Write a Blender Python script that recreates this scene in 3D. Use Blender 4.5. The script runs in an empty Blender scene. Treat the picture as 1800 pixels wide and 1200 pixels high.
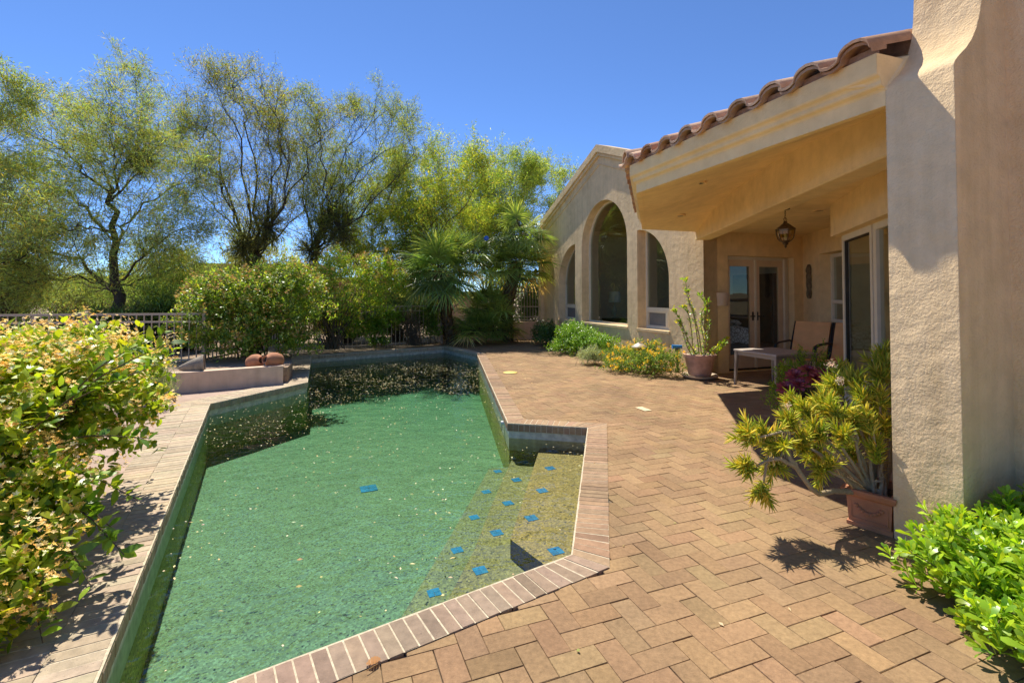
import bpy, bmesh, math, random
import numpy as np
from mathutils import Vector, Matrix
from mathutils.geometry import tessellate_polygon
random.seed(7)
SC = bpy.context.scene
COL = SC.collection
R = math.radians
# ---------------------------------------------------------------- camera model
F, H, PITCH = 850.0, 1.4, R(1.4)
PPY = 518 - F*math.tan(PITCH)
def ray(x, y):
    a = x-900.0; b = PPY-y
    return (a, F*math.cos(PITCH)-b*math.sin(PITCH), F*math.sin(PITCH)+b*math.cos(PITCH))
def gp(x, y, z=0.0):                     # photo point on the level z
    a, b, c = ray(x, y); k = (z-H)/c
    return Vector((a*k, b*k, z))
def pz(x, y, Z):                         # photo point at depth Z
    a, b, c = ray(x, y); k = Z/b
    return Vector((a*k, Z, H+c*k))
cam = bpy.data.cameras.new('camera'); co = bpy.data.objects.new('camera', cam); COL.objects.link(co)
cam.sensor_width = 36; cam.sensor_fit = 'HORIZONTAL'; cam.lens = 36*F/1800.0
cam.shift_y = (PPY-600.0)/1800.0
cam.clip_start = 0.05; cam.clip_end = 20000
co.location = (0, 0, H); co.rotation_euler = (R(90)+PITCH, 0, 0)
SC.camera = co
# ---------------------------------------------------------------- light
SUN_AZ, SUN_EL = R(28.0), R(59.5)        # azimuth measured left of the view axis
sdir = Vector((-math.sin(SUN_AZ)*math.cos(SUN_EL), math.cos(SUN_AZ)*math.cos(SUN_EL), math.sin(SUN_EL)))
sl = bpy.data.lights.new('sun', 'SUN'); so = bpy.data.objects.new('sun', sl); COL.objects.link(so)
sl.energy = 3.4; sl.angle = R(0.5); sl.color = (1.0, 0.93, 0.80)
so.rotation_euler = sdir.to_track_quat('Z', 'Y').to_euler()
so.location = (-5, 12, 20)
W = bpy.data.worlds.new('World'); SC.world = W; W.use_nodes = True
wn = W.node_tree.nodes; wl = W.node_tree.links
sky = wn.new('ShaderNodeTexSky'); sky.sky_type = 'NISHITA'; sky.sun_disc = False
sky.sun_elevation = SUN_EL; sky.sun_rotation = -SUN_AZ
sky.air_density = 1.0; sky.dust_density = 0.1; sky.ozone_density = 10.0; sky.altitude = 5000
bg = wn['Background']; bg.inputs['Strength'].default_value = 0.112
wl.new(sky.outputs['Color'], bg.inputs['Color'])
SC.view_settings.view_transform = 'Standard'; SC.view_settings.look = 'None'
SC.view_settings.exposure = 1.08; SC.view_settings.gamma = 1
try:
    SC.cycles.max_bounces = 10; SC.cycles.transparent_max_bounces = 24
    SC.cycles.diffuse_bounces = 5; SC.cycles.use_denoising = True
    SC.cycles.caustics_reflective = False; SC.cycles.caustics_refractive = False
    SC.cycles.sample_clamp_indirect = 6
except Exception: pass
# ---------------------------------------------------------------- materials
def newmat(name):
    m = bpy.data.materials.new(name); m.use_nodes = True
    nt = m.node_tree; return m, nt, nt.nodes, nt.links, nt.nodes['Principled BSDF']
def nd(n, t, **kw):
    x = n.new(t)
    for k, v in kw.items():
        if k in x.inputs.keys(): x.inputs[k].default_value = v
        else: setattr(x, k, v)
    return x
def noise(n, l, scale, detail=4, rough=0.6, coord='Object'):
    tc = n.new('ShaderNodeTexCoord'); t = nd(n, 'ShaderNodeTexNoise', Scale=scale, Detail=detail, Roughness=rough)
    l.new(tc.outputs[coord], t.inputs['Vector']); return t
def ramp(n, l, fac, stops):
    r = n.new('ShaderNodeValToRGB'); e = r.color_ramp.elements
    while len(e) < len(stops): e.new(0.5)
    for q, (p, c) in zip(e, stops):
        q.position = p; q.color = (*c, 1) if len(c) == 3 else c
    l.new(fac, r.inputs['Fac']); return r
def mixc(n, l, fac, a, b, mode='MIX'):
    m = n.new('ShaderNodeMix'); m.data_type = 'RGBA'; m.blend_type = mode
    for s, v in ((0, fac), (6, a), (7, b)):
        if hasattr(v, 'is_linked') or hasattr(v, 'links'): l.new(v, m.inputs[s])
        elif s == 0: m.inputs[0].default_value = v
        else: m.inputs[s].default_value = (*v, 1)
    return m.outputs[2]
def bump(n, l, h, dist, strength=1.0, normal=None):
    b = nd(n, 'ShaderNodeBump', Strength=strength, Distance=dist); l.new(h, b.inputs['Height'])
    if normal is not None: l.new(normal, b.inputs['Normal'])
    return b.outputs['Normal']
def simple(name, col, rough=0.6, metal=0.0, var=0.12, nscale=8, bmp=0.0, bscale=60, spec=0.4):
    m, nt, n, l, p = newmat(name)
    t = noise(n, l, nscale)
    c = ramp(n, l, t.outputs['Fac'], [(0.3, tuple(x*(1-var) for x in col)), (0.7, tuple(min(1, x*(1+var)) for x in col))])
    l.new(c.outputs['Color'], p.inputs['Base Color'])
    p.inputs['Roughness'].default_value = rough; p.inputs['Metallic'].default_value = metal
    p.inputs['Specular IOR Level'].default_value = spec
    if bmp:
        t2 = noise(n, l, bscale, 5); l.new(bump(n, l, t2.outputs['Fac'], bmp), p.inputs['Normal'])
    return m
def stucco(name, col, grain=1.0, bevel=0.006, streak=True):
    m, nt, n, l, p = newmat(name)
    big = noise(n, l, 0.9, 5, 0.62); mid = noise(n, l, 7, 4, 0.6)
    c1 = ramp(n, l, big.outputs['Fac'], [(0.28, (col[0]*0.80, col[1]*0.79, col[2]*0.77)), (0.5, col), (0.75, tuple(min(.92, x*1.08) for x in col))])
    c2 = ramp(n, l, mid.outputs['Fac'], [(0.3, (0.90, 0.89, 0.87)), (0.7, (1.05, 1.04, 1.03))])
    cc = mixc(n, l, 1.0, c1.outputs['Color'], c2.outputs['Color'], 'MULTIPLY')
    tcs = n.new('ShaderNodeTexCoord'); mp = n.new('ShaderNodeMapping'); mp.inputs['Scale'].default_value = (5, 5, 0.35); st = nd(n, 'ShaderNodeTexNoise', Scale=1.6, Detail=5, Roughness=0.6)
    l.new(tcs.outputs['Object'], mp.inputs['Vector']); l.new(mp.outputs[0], st.inputs['Vector'])
    c3 = ramp(n, l, st.outputs['Fac'], [(0.32, (0.90, 0.89, 0.87) if streak else (0.99, 0.99, 0.99)), (0.55, (1.02, 1.02, 1.02))]); cc = mixc(n, l, 1.0, cc, c3.outputs['Color'], 'MULTIPLY')
    l.new(cc, p.inputs['Base Color'])
    p.inputs['Roughness'].default_value = 0.92; p.inputs['Specular IOR Level'].default_value = 0.15
    g = noise(n, l, 70, 4, 0.62); g2 = noise(n, l, 9, 3, 0.5)
    add = nd(n, 'ShaderNodeMath', operation='MULTIPLY_ADD'); add.inputs[1].default_value = 0.35
    l.new(g.outputs['Fac'], add.inputs[0])
    sc = nd(n, 'ShaderNodeMath', operation='MULTIPLY'); sc.inputs[1].default_value = 0.9
    l.new(g2.outputs['Fac'], sc.inputs[0]); l.new(sc.outputs[0], add.inputs[2])
    bv = nd(n, 'ShaderNodeBevel', Radius=bevel); bv.samples = 3
    l.new(bump(n, l, add.outputs[0], 0.016*grain, 0.8, bv.outputs['Normal']), p.inputs['Normal'])
    return m
def attr(n, name):
    a = n.new('ShaderNodeAttribute'); a.attribute_name = name; return a
def leafmat(name, transl=0.4, rough=0.5, spec=0.35, tcol=(1.25, 1.15, 0.5), gain=1.45):
    m, nt, n, l, p = newmat(name)
    a = attr(n, 'tint'); ac = mixc(n, l, 1.0, a.outputs['Color'], (gain, gain, gain), 'MULTIPLY')
    l.new(ac, p.inputs['Base Color'])
    p.inputs['Roughness'].default_value = rough; p.inputs['Specular IOR Level'].default_value = spec
    tr = n.new('ShaderNodeBsdfTranslucent')
    l.new(mixc(n, l, 1.0, ac, tcol, 'MULTIPLY'), tr.inputs['Color'])
    mx = n.new('ShaderNodeMixShader'); mx.inputs[0].default_value = transl
    l.new(p.outputs[0], mx.inputs[1]); l.new(tr.outputs[0], mx.inputs[2])
    l.new(mx.outputs[0], n['Material Output'].inputs['Surface'])
    return m
def tintmat(name, rough=0.8, spec=0.3, nscale=14, amt=0.25, bmp=0.004, bscale=120, speck=None):
    m, nt, n, l, p = newmat(name)
    a = attr(n, 'tint'); t = noise(n, l, nscale, 6, 0.65)
    r = ramp(n, l, t.outputs['Fac'], [(0.28, (1-amt,)*3), (0.72, (1+amt,)*3)])
    c = mixc(n, l, 1.0, a.outputs['Color'], r.outputs['Color'], 'MULTIPLY')
    if speck:
        s = noise(n, l, speck[0], 3, 0.7)
        sr = ramp(n, l, s.outputs['Fac'], [(speck[1], (0, 0, 0)), (speck[1]+0.06, (1, 1, 1))])
        c = mixc(n, l, sr.outputs['Color'], c, speck[2])
        st = noise(n, l, 1.1, 5, 0.65); s2 = ramp(n, l, st.outputs['Fac'], [(0.32, (0.72, 0.70, 0.70)), (0.62, (1.05, 1.03, 1.0))])
        c = mixc(n, l, 1.0, c, s2.outputs['Color'], 'MULTIPLY')
    l.new(c, p.inputs['Base Color']); p.inputs['Roughness'].default_value = rough
    p.inputs['Specular IOR Level'].default_value = spec
    t2 = noise(n, l, bscale, 5, 0.7); l.new(bump(n, l, t2.outputs['Fac'], bmp), p.inputs['Normal'])
    return m
def glassmat(name, tint=(0.62, 0.66, 0.60), boost=1.6, ior=1.5):
    m, nt, n, l, p = newmat(name); n.remove(p)
    fr = nd(n, 'ShaderNodeFresnel', IOR=ior); ge = n.new('ShaderNodeNewGeometry'); ii = nd(n, 'ShaderNodeMath', operation='MULTIPLY_ADD'); ii.inputs[1].default_value = 1/ior-ior; ii.inputs[2].default_value = ior
    l.new(ge.outputs['Backfacing'], ii.inputs[0]); l.new(ii.outputs[0], fr.inputs['IOR'])
    mu = nd(n, 'ShaderNodeMath', operation='MULTIPLY'); mu.inputs[1].default_value = boost; mu.use_clamp = True
    l.new(fr.outputs[0], mu.inputs[0])
    tr = nd(n, 'ShaderNodeBsdfTransparent', Color=(*tint, 1)); gl = nd(n, 'ShaderNodeBsdfGlossy', Roughness=0.0)
    gl.inputs['Color'].default_value = (0.95, 0.97, 0.95, 1)
    t = noise(n, l, 1.3, 2); l.new(bump(n, l, t.outputs['Fac'], 0.004), gl.inputs['Normal'])
    mx = n.new('ShaderNodeMixShader')
    l.new(mu.outputs[0], mx.inputs[0]); l.new(tr.outputs[0], mx.inputs[1]); l.new(gl.outputs[0], mx.inputs[2])
    l.new(mx.outputs[0], n['Material Output'].inputs['Surface']); return m
# ---------------------------------------------------------------- objects
def tag(o, label=None, cat=None, group=None, kind=None):
    if label: o['label'] = label
    if cat: o['category'] = cat
    if group: o['group'] = group
    if kind: o['kind'] = kind
    return o
def empty(name, loc, label=None, cat=None, group=None, rz=0.0):
    o = bpy.data.objects.new(name, None); COL.objects.link(o); o.location = loc; o.rotation_euler = (0, 0, rz)
    o.empty_display_size = 0.2
    bpy.context.view_layer.update()
    return tag(o, label, cat, group)
def link(name, me, mat, parent=None):
    o = bpy.data.objects.new(name, me); COL.objects.link(o)
    for m in (mat if isinstance(mat, (list, tuple)) else [mat]): me.materials.append(m)
    if parent is not None: set_parent(o, parent)
    return o
def wmat(p):
    m = Matrix.LocRotScale(p.location, p.rotation_euler, p.scale)
    return (wmat(p.parent) @ p.matrix_parent_inverse @ m) if p.parent else m
def set_parent(o, parent):               # keep world place
    o.parent = parent; o.matrix_parent_inverse = wmat(parent).inverted()
def npmesh(name, V, Fq, mat, parent=None, tint=None, smooth=False):
    V = np.ascontiguousarray(V, dtype=np.float32); Fq = np.ascontiguousarray(Fq, dtype=np.int32)
    me = bpy.data.meshes.new(name); k = Fq.shape[1]; M = len(Fq)
    me.vertices.add(len(V)); me.vertices.foreach_set('co', V.ravel())
    me.loops.add(M*k); me.loops.foreach_set('vertex_index', Fq.ravel())
    me.polygons.add(M); me.polygons.foreach_set('loop_start', np.arange(M, dtype=np.int32)*k)
    me.update(calc_edges=True)
    if tint is not None:
        a = me.attributes.new('tint', 'FLOAT_VECTOR', 'FACE')
        a.data.foreach_set('vector', np.ascontiguousarray(tint, dtype=np.float32).ravel())
    if smooth: me.polygons.foreach_set('use_smooth', np.ones(M, dtype=bool))
    me.validate(); me.update()
    return link(name, me, mat, parent)
class MB:
    def __init__(s): s.v = []; s.f = []; s.t = []; s.sm = []
    def face(s, pts, tint=(1, 1, 1), smooth=False):
        b = len(s.v); s.v += [tuple(p) for p in pts]; s.f.append(tuple(range(b, b+len(pts)))); s.t.append(tint); s.sm.append(smooth)
    def mesh(s, V, Fs, tint=(1, 1, 1), smooth=False):
        b = len(s.v); s.v += [tuple(p) for p in V]
        for f in Fs: s.f.append(tuple(b+i for i in f)); s.t.append(tint); s.sm.append(smooth)
    def box(s, c, size, M=None, tint=(1, 1, 1)):
        c = Vector(c); x, y, z = (q/2 for q in size)
        V = [Vector((a*x, b*y, d*z)) for d in (-1, 1) for a, b in ((-1, -1), (1, -1), (1, 1), (-1, 1))]
        if M is not None: V = [M @ q for q in V]
        s.mesh([c+q for q in V], [(3, 2, 1, 0), (4, 5, 6, 7), (0, 1, 5, 4), (1, 2, 6, 5), (2, 3, 7, 6), (3, 0, 4, 7)], tint)
    def prism(s, poly, z0, z1, tint=(1, 1, 1)):        # poly: 2D ccw
        n = len(poly); V = [(p[0], p[1], z0) for p in poly]+[(p[0], p[1], z1) for p in poly]
        tri = tessellate_polygon([[Vector((p[0], p[1], 0)) for p in poly]])
        Fs = [tuple(reversed(t)) for t in tri]+[tuple(i+n for i in t) for t in tri]
        Fs += [(i, (i+1) % n, n+(i+1) % n, n+i) for i in range(n)]
        s.mesh(V, Fs, tint)
    def tube(s, pts, rad, n=8, tint=(1, 1, 1), cap=True):
        pts = [Vector(p) for p in pts]
        if not hasattr(rad, '__len__'): rad = [rad]*len(pts)
        V = []; Fs = []; ref = None
        for i, p in enumerate(pts):
            t = (pts[min(i+1, len(pts)-1)]-pts[max(i-1, 0)]).normalized()
            if ref is None: ref = t.orthogonal().normalized()
            ref = (ref-t*ref.dot(t)).normalized(); b = t.cross(ref)
            V += [p+(ref*math.cos(2*math.pi*k/n)+b*math.sin(2*math.pi*k/n))*rad[i] for k in range(n)]
        for i in range(len(pts)-1):
            for k in range(n):
                a = i*n+k; c = i*n+(k+1) % n; Fs.append((a, c, c+n, a+n))
        if cap: Fs += [tuple(range(n-1, -1, -1)), tuple(range((len(pts)-1)*n, len(pts)*n))]
        s.mesh(V, Fs, tint, True)
    def lathe(s, prof, c, n=24, tint=(1, 1, 1), M=None, cap=True):
        c = Vector(c); V = []; Fs = []
        for r, z in prof:
            for k in range(n):
                q = Vector((r*math.cos(2*math.pi*k/n), r*math.sin(2*math.pi*k/n), z))
                V.append(c+(M @ q if M is not None else q))
        for i in range(len(prof)-1):
            for k in range(n):
                a = i*n+k; b = i*n+(k+1) % n; Fs.append((a, b, b+n, a+n))
        if cap: Fs += [tuple(range(n-1, -1, -1)), tuple(range((len(prof)-1)*n, len(prof)*n))]
        s.mesh(V, Fs, tint, True)
    def build(s, name, mat, parent=None, bevel=0.0, flat=False):
        me = bpy.data.meshes.new(name); me.from_pydata(s.v, [], s.f); me.update()
        a = me.attributes.new('tint', 'FLOAT_VECTOR', 'FACE')
        a.data.foreach_set('vector', np.array(s.t, dtype=np.float32).ravel())
        if any(s.sm) and not flat:
            me.polygons.foreach_set('use_smooth', np.array(s.sm, dtype=bool))
            try: me.set_sharp_from_angle(angle=R(42))
            except Exception: pass
        o = link(name, me, mat, parent)
        if bevel:
            b = o.modifiers.new('bevel', 'BEVEL'); b.width = bevel; b.segments = 2; b.limit_method = 'ANGLE'; b.angle_limit = R(40)
        return o
def rotz(a): return Matrix.Rotation(a, 3, 'Z')
# ---------------------------------------------------------------- foliage tools
LEAF = (np.array([[-.06,0,0],[.06,0,0],[-.42,.3,.05],[.42,.3,.05],[-.40,.65,.03],[.40,.65,.03],[-.05,1,-.08],[.05,1,-.08]]),
        np.array([[0,1,3,2],[2,3,5,4],[4,5,7,6]]))
OBOV = (np.array([[-.05,0,0],[.05,0,0],[-.22,.4,.06],[.22,.4,.06],[-.36,.78,.05],[.36,.78,.05],[-.16,1,-.02],[.16,1,-.02]]),
        np.array([[0,1,3,2],[2,3,5,4],[4,5,7,6]]))
DIAM = (np.array([[0,0,0],[.5,.5,.06],[0,1,0],[-.5,.5,.06]]), np.array([[0,1,2,3]]))
BLADE = (np.array([[-.5,0,0],[.5,0,0],[-.5,.5,.04],[.5,.5,.04],[-.1,1,-.03],[.1,1,-.03]]), np.array([[0,1,3,2],[2,3,5,4]]))
FING = (np.array([[-.4,0,-.025],[.4,0,-.025],[0,0,.05],[-.5,.5,-.03],[.5,.5,-.03],[0,.5,.06],[-.12,1,-.005],[.12,1,-.005],[0,1,.012]]),
        np.array([[0,1,4,3],[1,2,5,4],[2,0,3,5],[3,4,7,6],[4,5,8,7],[5,3,6,8]]))
def unit(a): return a/np.maximum(np.linalg.norm(a, axis=-1, keepdims=True), 1e-9)
def scatter(tpl, pos, dirs, nrm, length, width, tint):
    T, Fq = tpl; N = len(pos)
    y = unit(dirs); x = unit(np.cross(y, nrm)); z = np.cross(x, y)
    L = np.broadcast_to(np.asarray(length, float), (N,))[:, None, None]; Wd = np.broadcast_to(np.asarray(width, float), (N,))[:, None, None]
    V = pos[:, None, :]+x[:, None, :]*T[None, :, 0:1]*Wd+y[:, None, :]*T[None, :, 1:2]*L+z[:, None, :]*T[None, :, 2:3]*L
    Fa = (Fq[None]+(np.arange(N)*len(T))[:, None, None]).reshape(-1, Fq.shape[1])
    return V.reshape(-1, 3), Fa, np.repeat(tint, len(Fq), axis=0)
def cat(parts):
    Vs, Fs, Ts, b = [], [], [], 0
    for V, Fq, T in parts:
        Vs.append(V); Fs.append(Fq+b); Ts.append(T); b += len(V)
    return np.concatenate(Vs), np.concatenate(Fs), np.concatenate(Ts)
def pick(rng, pal, N, jit=0.15):
    pal = np.array(pal); c = pal[rng.integers(0, len(pal), N)]
    return np.clip(c*(1+rng.normal(0, jit, (N, 1)))*(1+rng.normal(0, jit*.4, (N, 3))), 0.004, 0.95)
def tubes(P, Rr, m=5):
    B, n, _ = P.shape
    T = np.empty_like(P); T[:, 1:-1] = P[:, 2:]-P[:, :-2]; T[:, 0] = P[:, 1]-P[:, 0]; T[:, -1] = P[:, -1]-P[:, -2]
    T = unit(T); ref = np.broadcast_to(np.array([0.31, 0.95, 0.12]), T.shape)
    u = unit(np.cross(T, ref)); v = np.cross(T, u)
    a = 2*np.pi*np.arange(m)/m
    V = P[:, :, None, :]+(u[:, :, None, :]*np.cos(a)[None, None, :, None]+v[:, :, None, :]*np.sin(a)[None, None, :, None])*Rr[:, :, None, None]
    idx = np.arange(B*n*m).reshape(B, n, m)
    a0 = idx[:, :-1, :]; a1 = np.roll(a0, -1, 2); b0 = idx[:, 1:, :]; b1 = np.roll(b0, -1, 2)
    Fq = np.stack([a0, a1, b1, b0], -1).reshape(-1, 4)
    return V.reshape(-1, 3), Fq, np.ones((len(Fq), 3))
def resample(pts, n, rng=None, jit=0.0):
    pts = np.array([tuple(p) for p in pts], float); k = len(pts); t = np.linspace(0, k-1, n)
    i = np.clip(t.astype(int), 0, k-2); f = (t-i)[:, None]
    g = lambda j: pts[np.clip(j, 0, k-1)]
    p0, p1, p2, p3 = g(i-1), g(i), g(i+1), g(i+2)
    out = 0.5*((2*p1)+(p2-p0)*f+(2*p0-5*p1+4*p2-p3)*f**2+(3*p1-p0-3*p2+p3)*f**3)
    if rng is not None and jit: out[1:-1] += rng.normal(0, jit, (n-2, 3))
    return out
def kids(rng, P, Rr, per, length, t0=0.25, t1=1.0, spread=0.8, up=0.3, n=6, jit=0.25, rr=0.5, rmin=0.002, taper=0.3, fall=0.45):
    B, m, _ = P.shape; N = B*per
    bi = np.repeat(np.arange(B), per); t = rng.uniform(t0, t1, N)*(m-1)
    i = np.clip(t.astype(int), 0, m-2); f = (t-i)[:, None]
    p = P[bi, i]*(1-f)+P[bi, i+1]*f; tan = unit(P[bi, i+1]-P[bi, i])
    r = np.maximum((Rr[bi, i]*(1-f[:, 0])+Rr[bi, i+1]*f[:, 0])*rr, rmin)
    d = unit(tan+rng.normal(0, spread, (N, 3))+np.array([0, 0, up]))
    L = length*rng.uniform(0.5, 1.3, N)*(1.2-fall*t/(m-1))
    Q = np.empty((N, n, 3)); Q[:, 0] = p
    for k in range(1, n):
        d = unit(d+rng.normal(0, jit, (N, 3))+np.array([0, 0, up*0.18])); Q[:, k] = Q[:, k-1]+d*(L/(n-1))[:, None]
    rad = r[:, None]*np.linspace(1, taper, n)[None]
    return Q, rad
def along(rng, P, N, t0=0.1):
    B, m, _ = P.shape; bi = rng.integers(0, B, N); t = rng.uniform(t0, 1, N)*(m-1)
    i = np.clip(t.astype(int), 0, m-2); f = (t-i)[:, None]
    return P[bi, i]*(1-f)+P[bi, i+1]*f, unit(P[bi, i+1]-P[bi, i])
# ================================================================ pool, deck, ground
PT = [gp(*q) for q in ((1003, 975), (1032, 752), (892, 744), (838, 622), (780, 609), (548, 625), (541, 672), (370, 710))]
q0 = gp(337, 797)-gp(175, 1193); qn = gp(1003, 975)-gp(430, 1189)
def isect(p, d, q, e):
    k = ((q.x-p.x)*e.y-(q.y-p.y)*e.x)/(d.x*e.y-d.y*e.x); return Vector((p.x+d.x*k, p.y+d.y*k, 0))
PT = [isect(gp(175, 1193), q0, gp(430, 1189), qn)]+PT       # 0 near-left corner, counter-clockwise
NP = len(PT)
def offset_poly(P, d):                                       # d>0 outwards, P ccw
    out = []; n = len(P)
    for i in range(n):
        a = (P[i]-P[i-1]).normalized(); b = (P[(i+1) % n]-P[i]).normalized()
        na = Vector((a.y, -a.x, 0)); nb = Vector((b.y, -b.x, 0)); m = (na+nb)
        out.append(P[i]+m*(d/max(0.35, (1+na.dot(nb)))))
    return out
def inside(p, P):
    c = False; n = len(P)
    for i in range(n):
        a, b = P[i], P[i-1]
        if (a.y > p.y) != (b.y > p.y) and p.x < (b.x-a.x)*(p.y-a.y)/(b.y-a.y)+a.x: c = not c
    return c
P0 = PT; P20 = offset_poly(PT, 0.205); P41 = offset_poly(PT, 0.415)
WATER = -0.16
M_mortar = simple('mortar', (0.56, 0.475, 0.34), 0.95, var=0.25, nscale=40, bmp=0.004, bscale=150)
M_coping = tintmat('coping_brick', 0.8, 0.3, 22, 0.22, 0.003, 160, speck=(90, 0.66, (0.16, 0.12, 0.10)))
M_tileband = simple('waterline_tile', (0.55, 0.54, 0.46), 0.5, var=0.3, nscale=14, spec=0.5)
# pebble plaster
def pebblemat(name, tintc):
    m, nt, n, l, p = newmat(name)
    tc = n.new('ShaderNodeTexCoord')
    vo = nd(n, 'ShaderNodeTexVoronoi', Scale=78.0); l.new(tc.outputs['Object'], vo.inputs['Vector'])
    r1 = ramp(n, l, vo.outputs['Color'], [(0.06, (0.06, 0.06, 0.04)), (0.24, (0.42, 0.40, 0.24)), (0.65, (0.66, 0.61, 0.40)), (0.97, (1.0, 0.95, 0.75))])
    r1.color_ramp.interpolation = 'LINEAR'
    v2 = nd(n, 'ShaderNodeTexVoronoi', Scale=34.0); l.new(tc.outputs['Object'], v2.inputs['Vector'])
    sp = ramp(n, l, v2.outputs['Distance'], [(0.10, (0.35, 0.33, 0.28)), (0.2, (1, 1, 1))])
    bigp = noise(n, l, 2.2, 5, 0.65); rb = ramp(n, l, bigp.outputs['Fac'], [(0.3, (0.74, 0.80, 0.74)), (0.7, (1.1, 1.08, 1.06))])
    cc = mixc(n, l, 1.0, mixc(n, l, 1.0, r1.outputs['Color'], sp.outputs['Color'], 'MULTIPLY'), rb.outputs['Color'], 'MULTIPLY')
    l.new(mixc(n, l, 1.0, cc, tintc, 'MULTIPLY'), p.inputs['Base Color']); p.inputs['Roughness'].default_value = 0.7
    l.new(bump(n, l, vo.outputs['Distance'], 0.004), p.inputs['Normal'])
    return m
M_pebble = pebblemat('pebble_plaster', (0.20, 0.355, 0.255)); M_pebwall = pebblemat('olive_wall_plaster', (0.85, 0.80, 0.36)); M_pebs = [pebblemat('gold_pebble_plaster', (0.45, 0.345, 0.13)), pebblemat('olive_water_tint', (0.355, 0.325, 0.135)), pebblemat('green_water_tint', (0.285, 0.33, 0.18))]  # the water's deepening green is put into the floor and lower step colours
M_blue = simple('blue_glass_tile', (0.025, 0.20, 0.42), 0.2, var=0.35, nscale=20, spec=0.6)

pool = empty('swimming_pool', PT[0]+Vector((1.2, 2.5, 0)), 'angular swimming pool with brick coping, entry steps and blue tile accents', 'pool')
def coping_row(mb, mo, A, B, wseg, front, zt=0.006):
    rng = random.Random(3)
    n = len(A)
    for e in wseg:
        a, b = A[e], A[(e+1) % n]; c, d = B[e], B[(e+1) % n]
        L = (b-a).length; k = max(1, round(L/0.0635)); g = 0.0038/(L/k)
        nin = Vector(((b-a).y, -(b-a).x, 0)).normalized()
        eu = (b-a).normalized(); wd = abs((c-a).dot(Vector((eu.y, -eu.x, 0)))); nout = Vector((eu.y, -eu.x, 0))
        if (c-a).dot(nout) < 0: nout = -nout
        xc, xd = (c-a).dot(eu), (d-a).dot(eu)
        def outer(s):
            x = s*L
            xo = x+xc*max(0, 1-x/0.3) if xc < 0 else max(x, xc)
            xo = xo+(xd-L)*max(0, 1-(L-x)/0.3) if xd > L else min(xo, xd)
            return a+eu*xo+nout*wd
        for i in range(k):
            s0, s1 = (i+g)/k, (i+1-g)/k
            ai, bi = a.lerp(b, s0), a.lerp(b, s1); ci, di = outer(s0), outer(s1)
            if (di-ci).length < 0.004: ci = ci-eu*0.003; di = di+eu*0.003
            dz = rng.uniform(-0.0018, 0.0018); off = nin*rng.uniform(-0.002, 0.002)
            v = rng.uniform(0.92, 1.09); hue = rng.random()
            base = (0.37, 0.245, 0.15) if e in (1, 2, 3) else (0.34, 0.25, 0.18) if e == 0 else (0.50, 0.405, 0.285)
            if hue > 0.88: base = tuple(x*0.78 for x in base)
            t = tuple(x*v*(1+rng.uniform(-.04, .04)) for x in base)
            prof = [(0, -0.078), (0, -0.014), (0.004, -0.003), (0.014, zt)] if front else [(0.0025, -0.03), (0.0025, zt-0.002), (0.004, zt)]
            prof2 = [(1, zt), (1, -0.03)]
            def P_(s, e_, w, z):
                u = (e_-s); Lw = u.length; return s+u*(w if w == 1 else w/Lw)+Vector((0, 0, z+dz))+off
            V = []
            for w, z in prof+prof2: V += [P_(ai, ci, w, z), P_(bi, di, w, z)]
            m = len(prof)+len(prof2); Fs = [(2*q, 2*q+1, 2*q+3, 2*q+2) for q in range(m-1)]
            Fs += [tuple(2*q for q in range(m)), tuple(2*q+1 for q in reversed(range(m)))]
            mb.mesh(V, [tuple(reversed(f)) for f in Fs], t)
        # mortar bed
        up = Vector((0, 0, 1)); z1 = zt-0.0018
        ins = 0.003
        a2 = a+(c-a)*(ins/(c-a).length); b2 = b+(d-b)*(ins/(d-b).length)
        mo.face([a2+up*z1, c+up*z1, d+up*z1, b2+up*z1][::-1])
        if front: mo.face([a2+up*-0.078, a2+up*z1, b2+up*z1, b2+up*-0.078][::-1])
mb, mo = MB(), MB()
coping_row(mb, mo, P0, P20, range(NP), True)
coping_row(mb, mo, offset_poly(PT, 0.2065), P41, (6, 7, 8), False, 0.004)
cop = mb.build('coping', M_coping, pool); mo.build('mortar', M_mortar, cop)
# walls
W1 = offset_poly(PT, 0.018); mb = MB(); mw = MB()
FZ = [-0.62, -0.60, -0.66, -0.68, -1.15, -1.2, -1.2, -0.78, -0.70]
for i in range(NP):
    a, b = W1[i], W1[(i+1) % NP]; up = Vector((0, 0, 1))
    mb.face([a+up*-0.29, b+up*-0.29, b+up*-0.07, a+up*-0.07])
    # rows of tile joints: one groove
    a3, b3 = W1[i]+(P20[i]-W1[i])*0.02, W1[(i+1) % NP]+(P20[(i+1) % NP]-W1[(i+1) % NP])*0.02
    mw.face([a3+up*-2.0, b3+up*-2.0, b3+up*-0.2, a3+up*-0.2])
mw.build('pool_wall', M_pebwall, pool); mw = MB()
mb.build('waterline_tile', M_tileband, pool)
fl = offset_poly(PT, 0.05)
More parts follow.
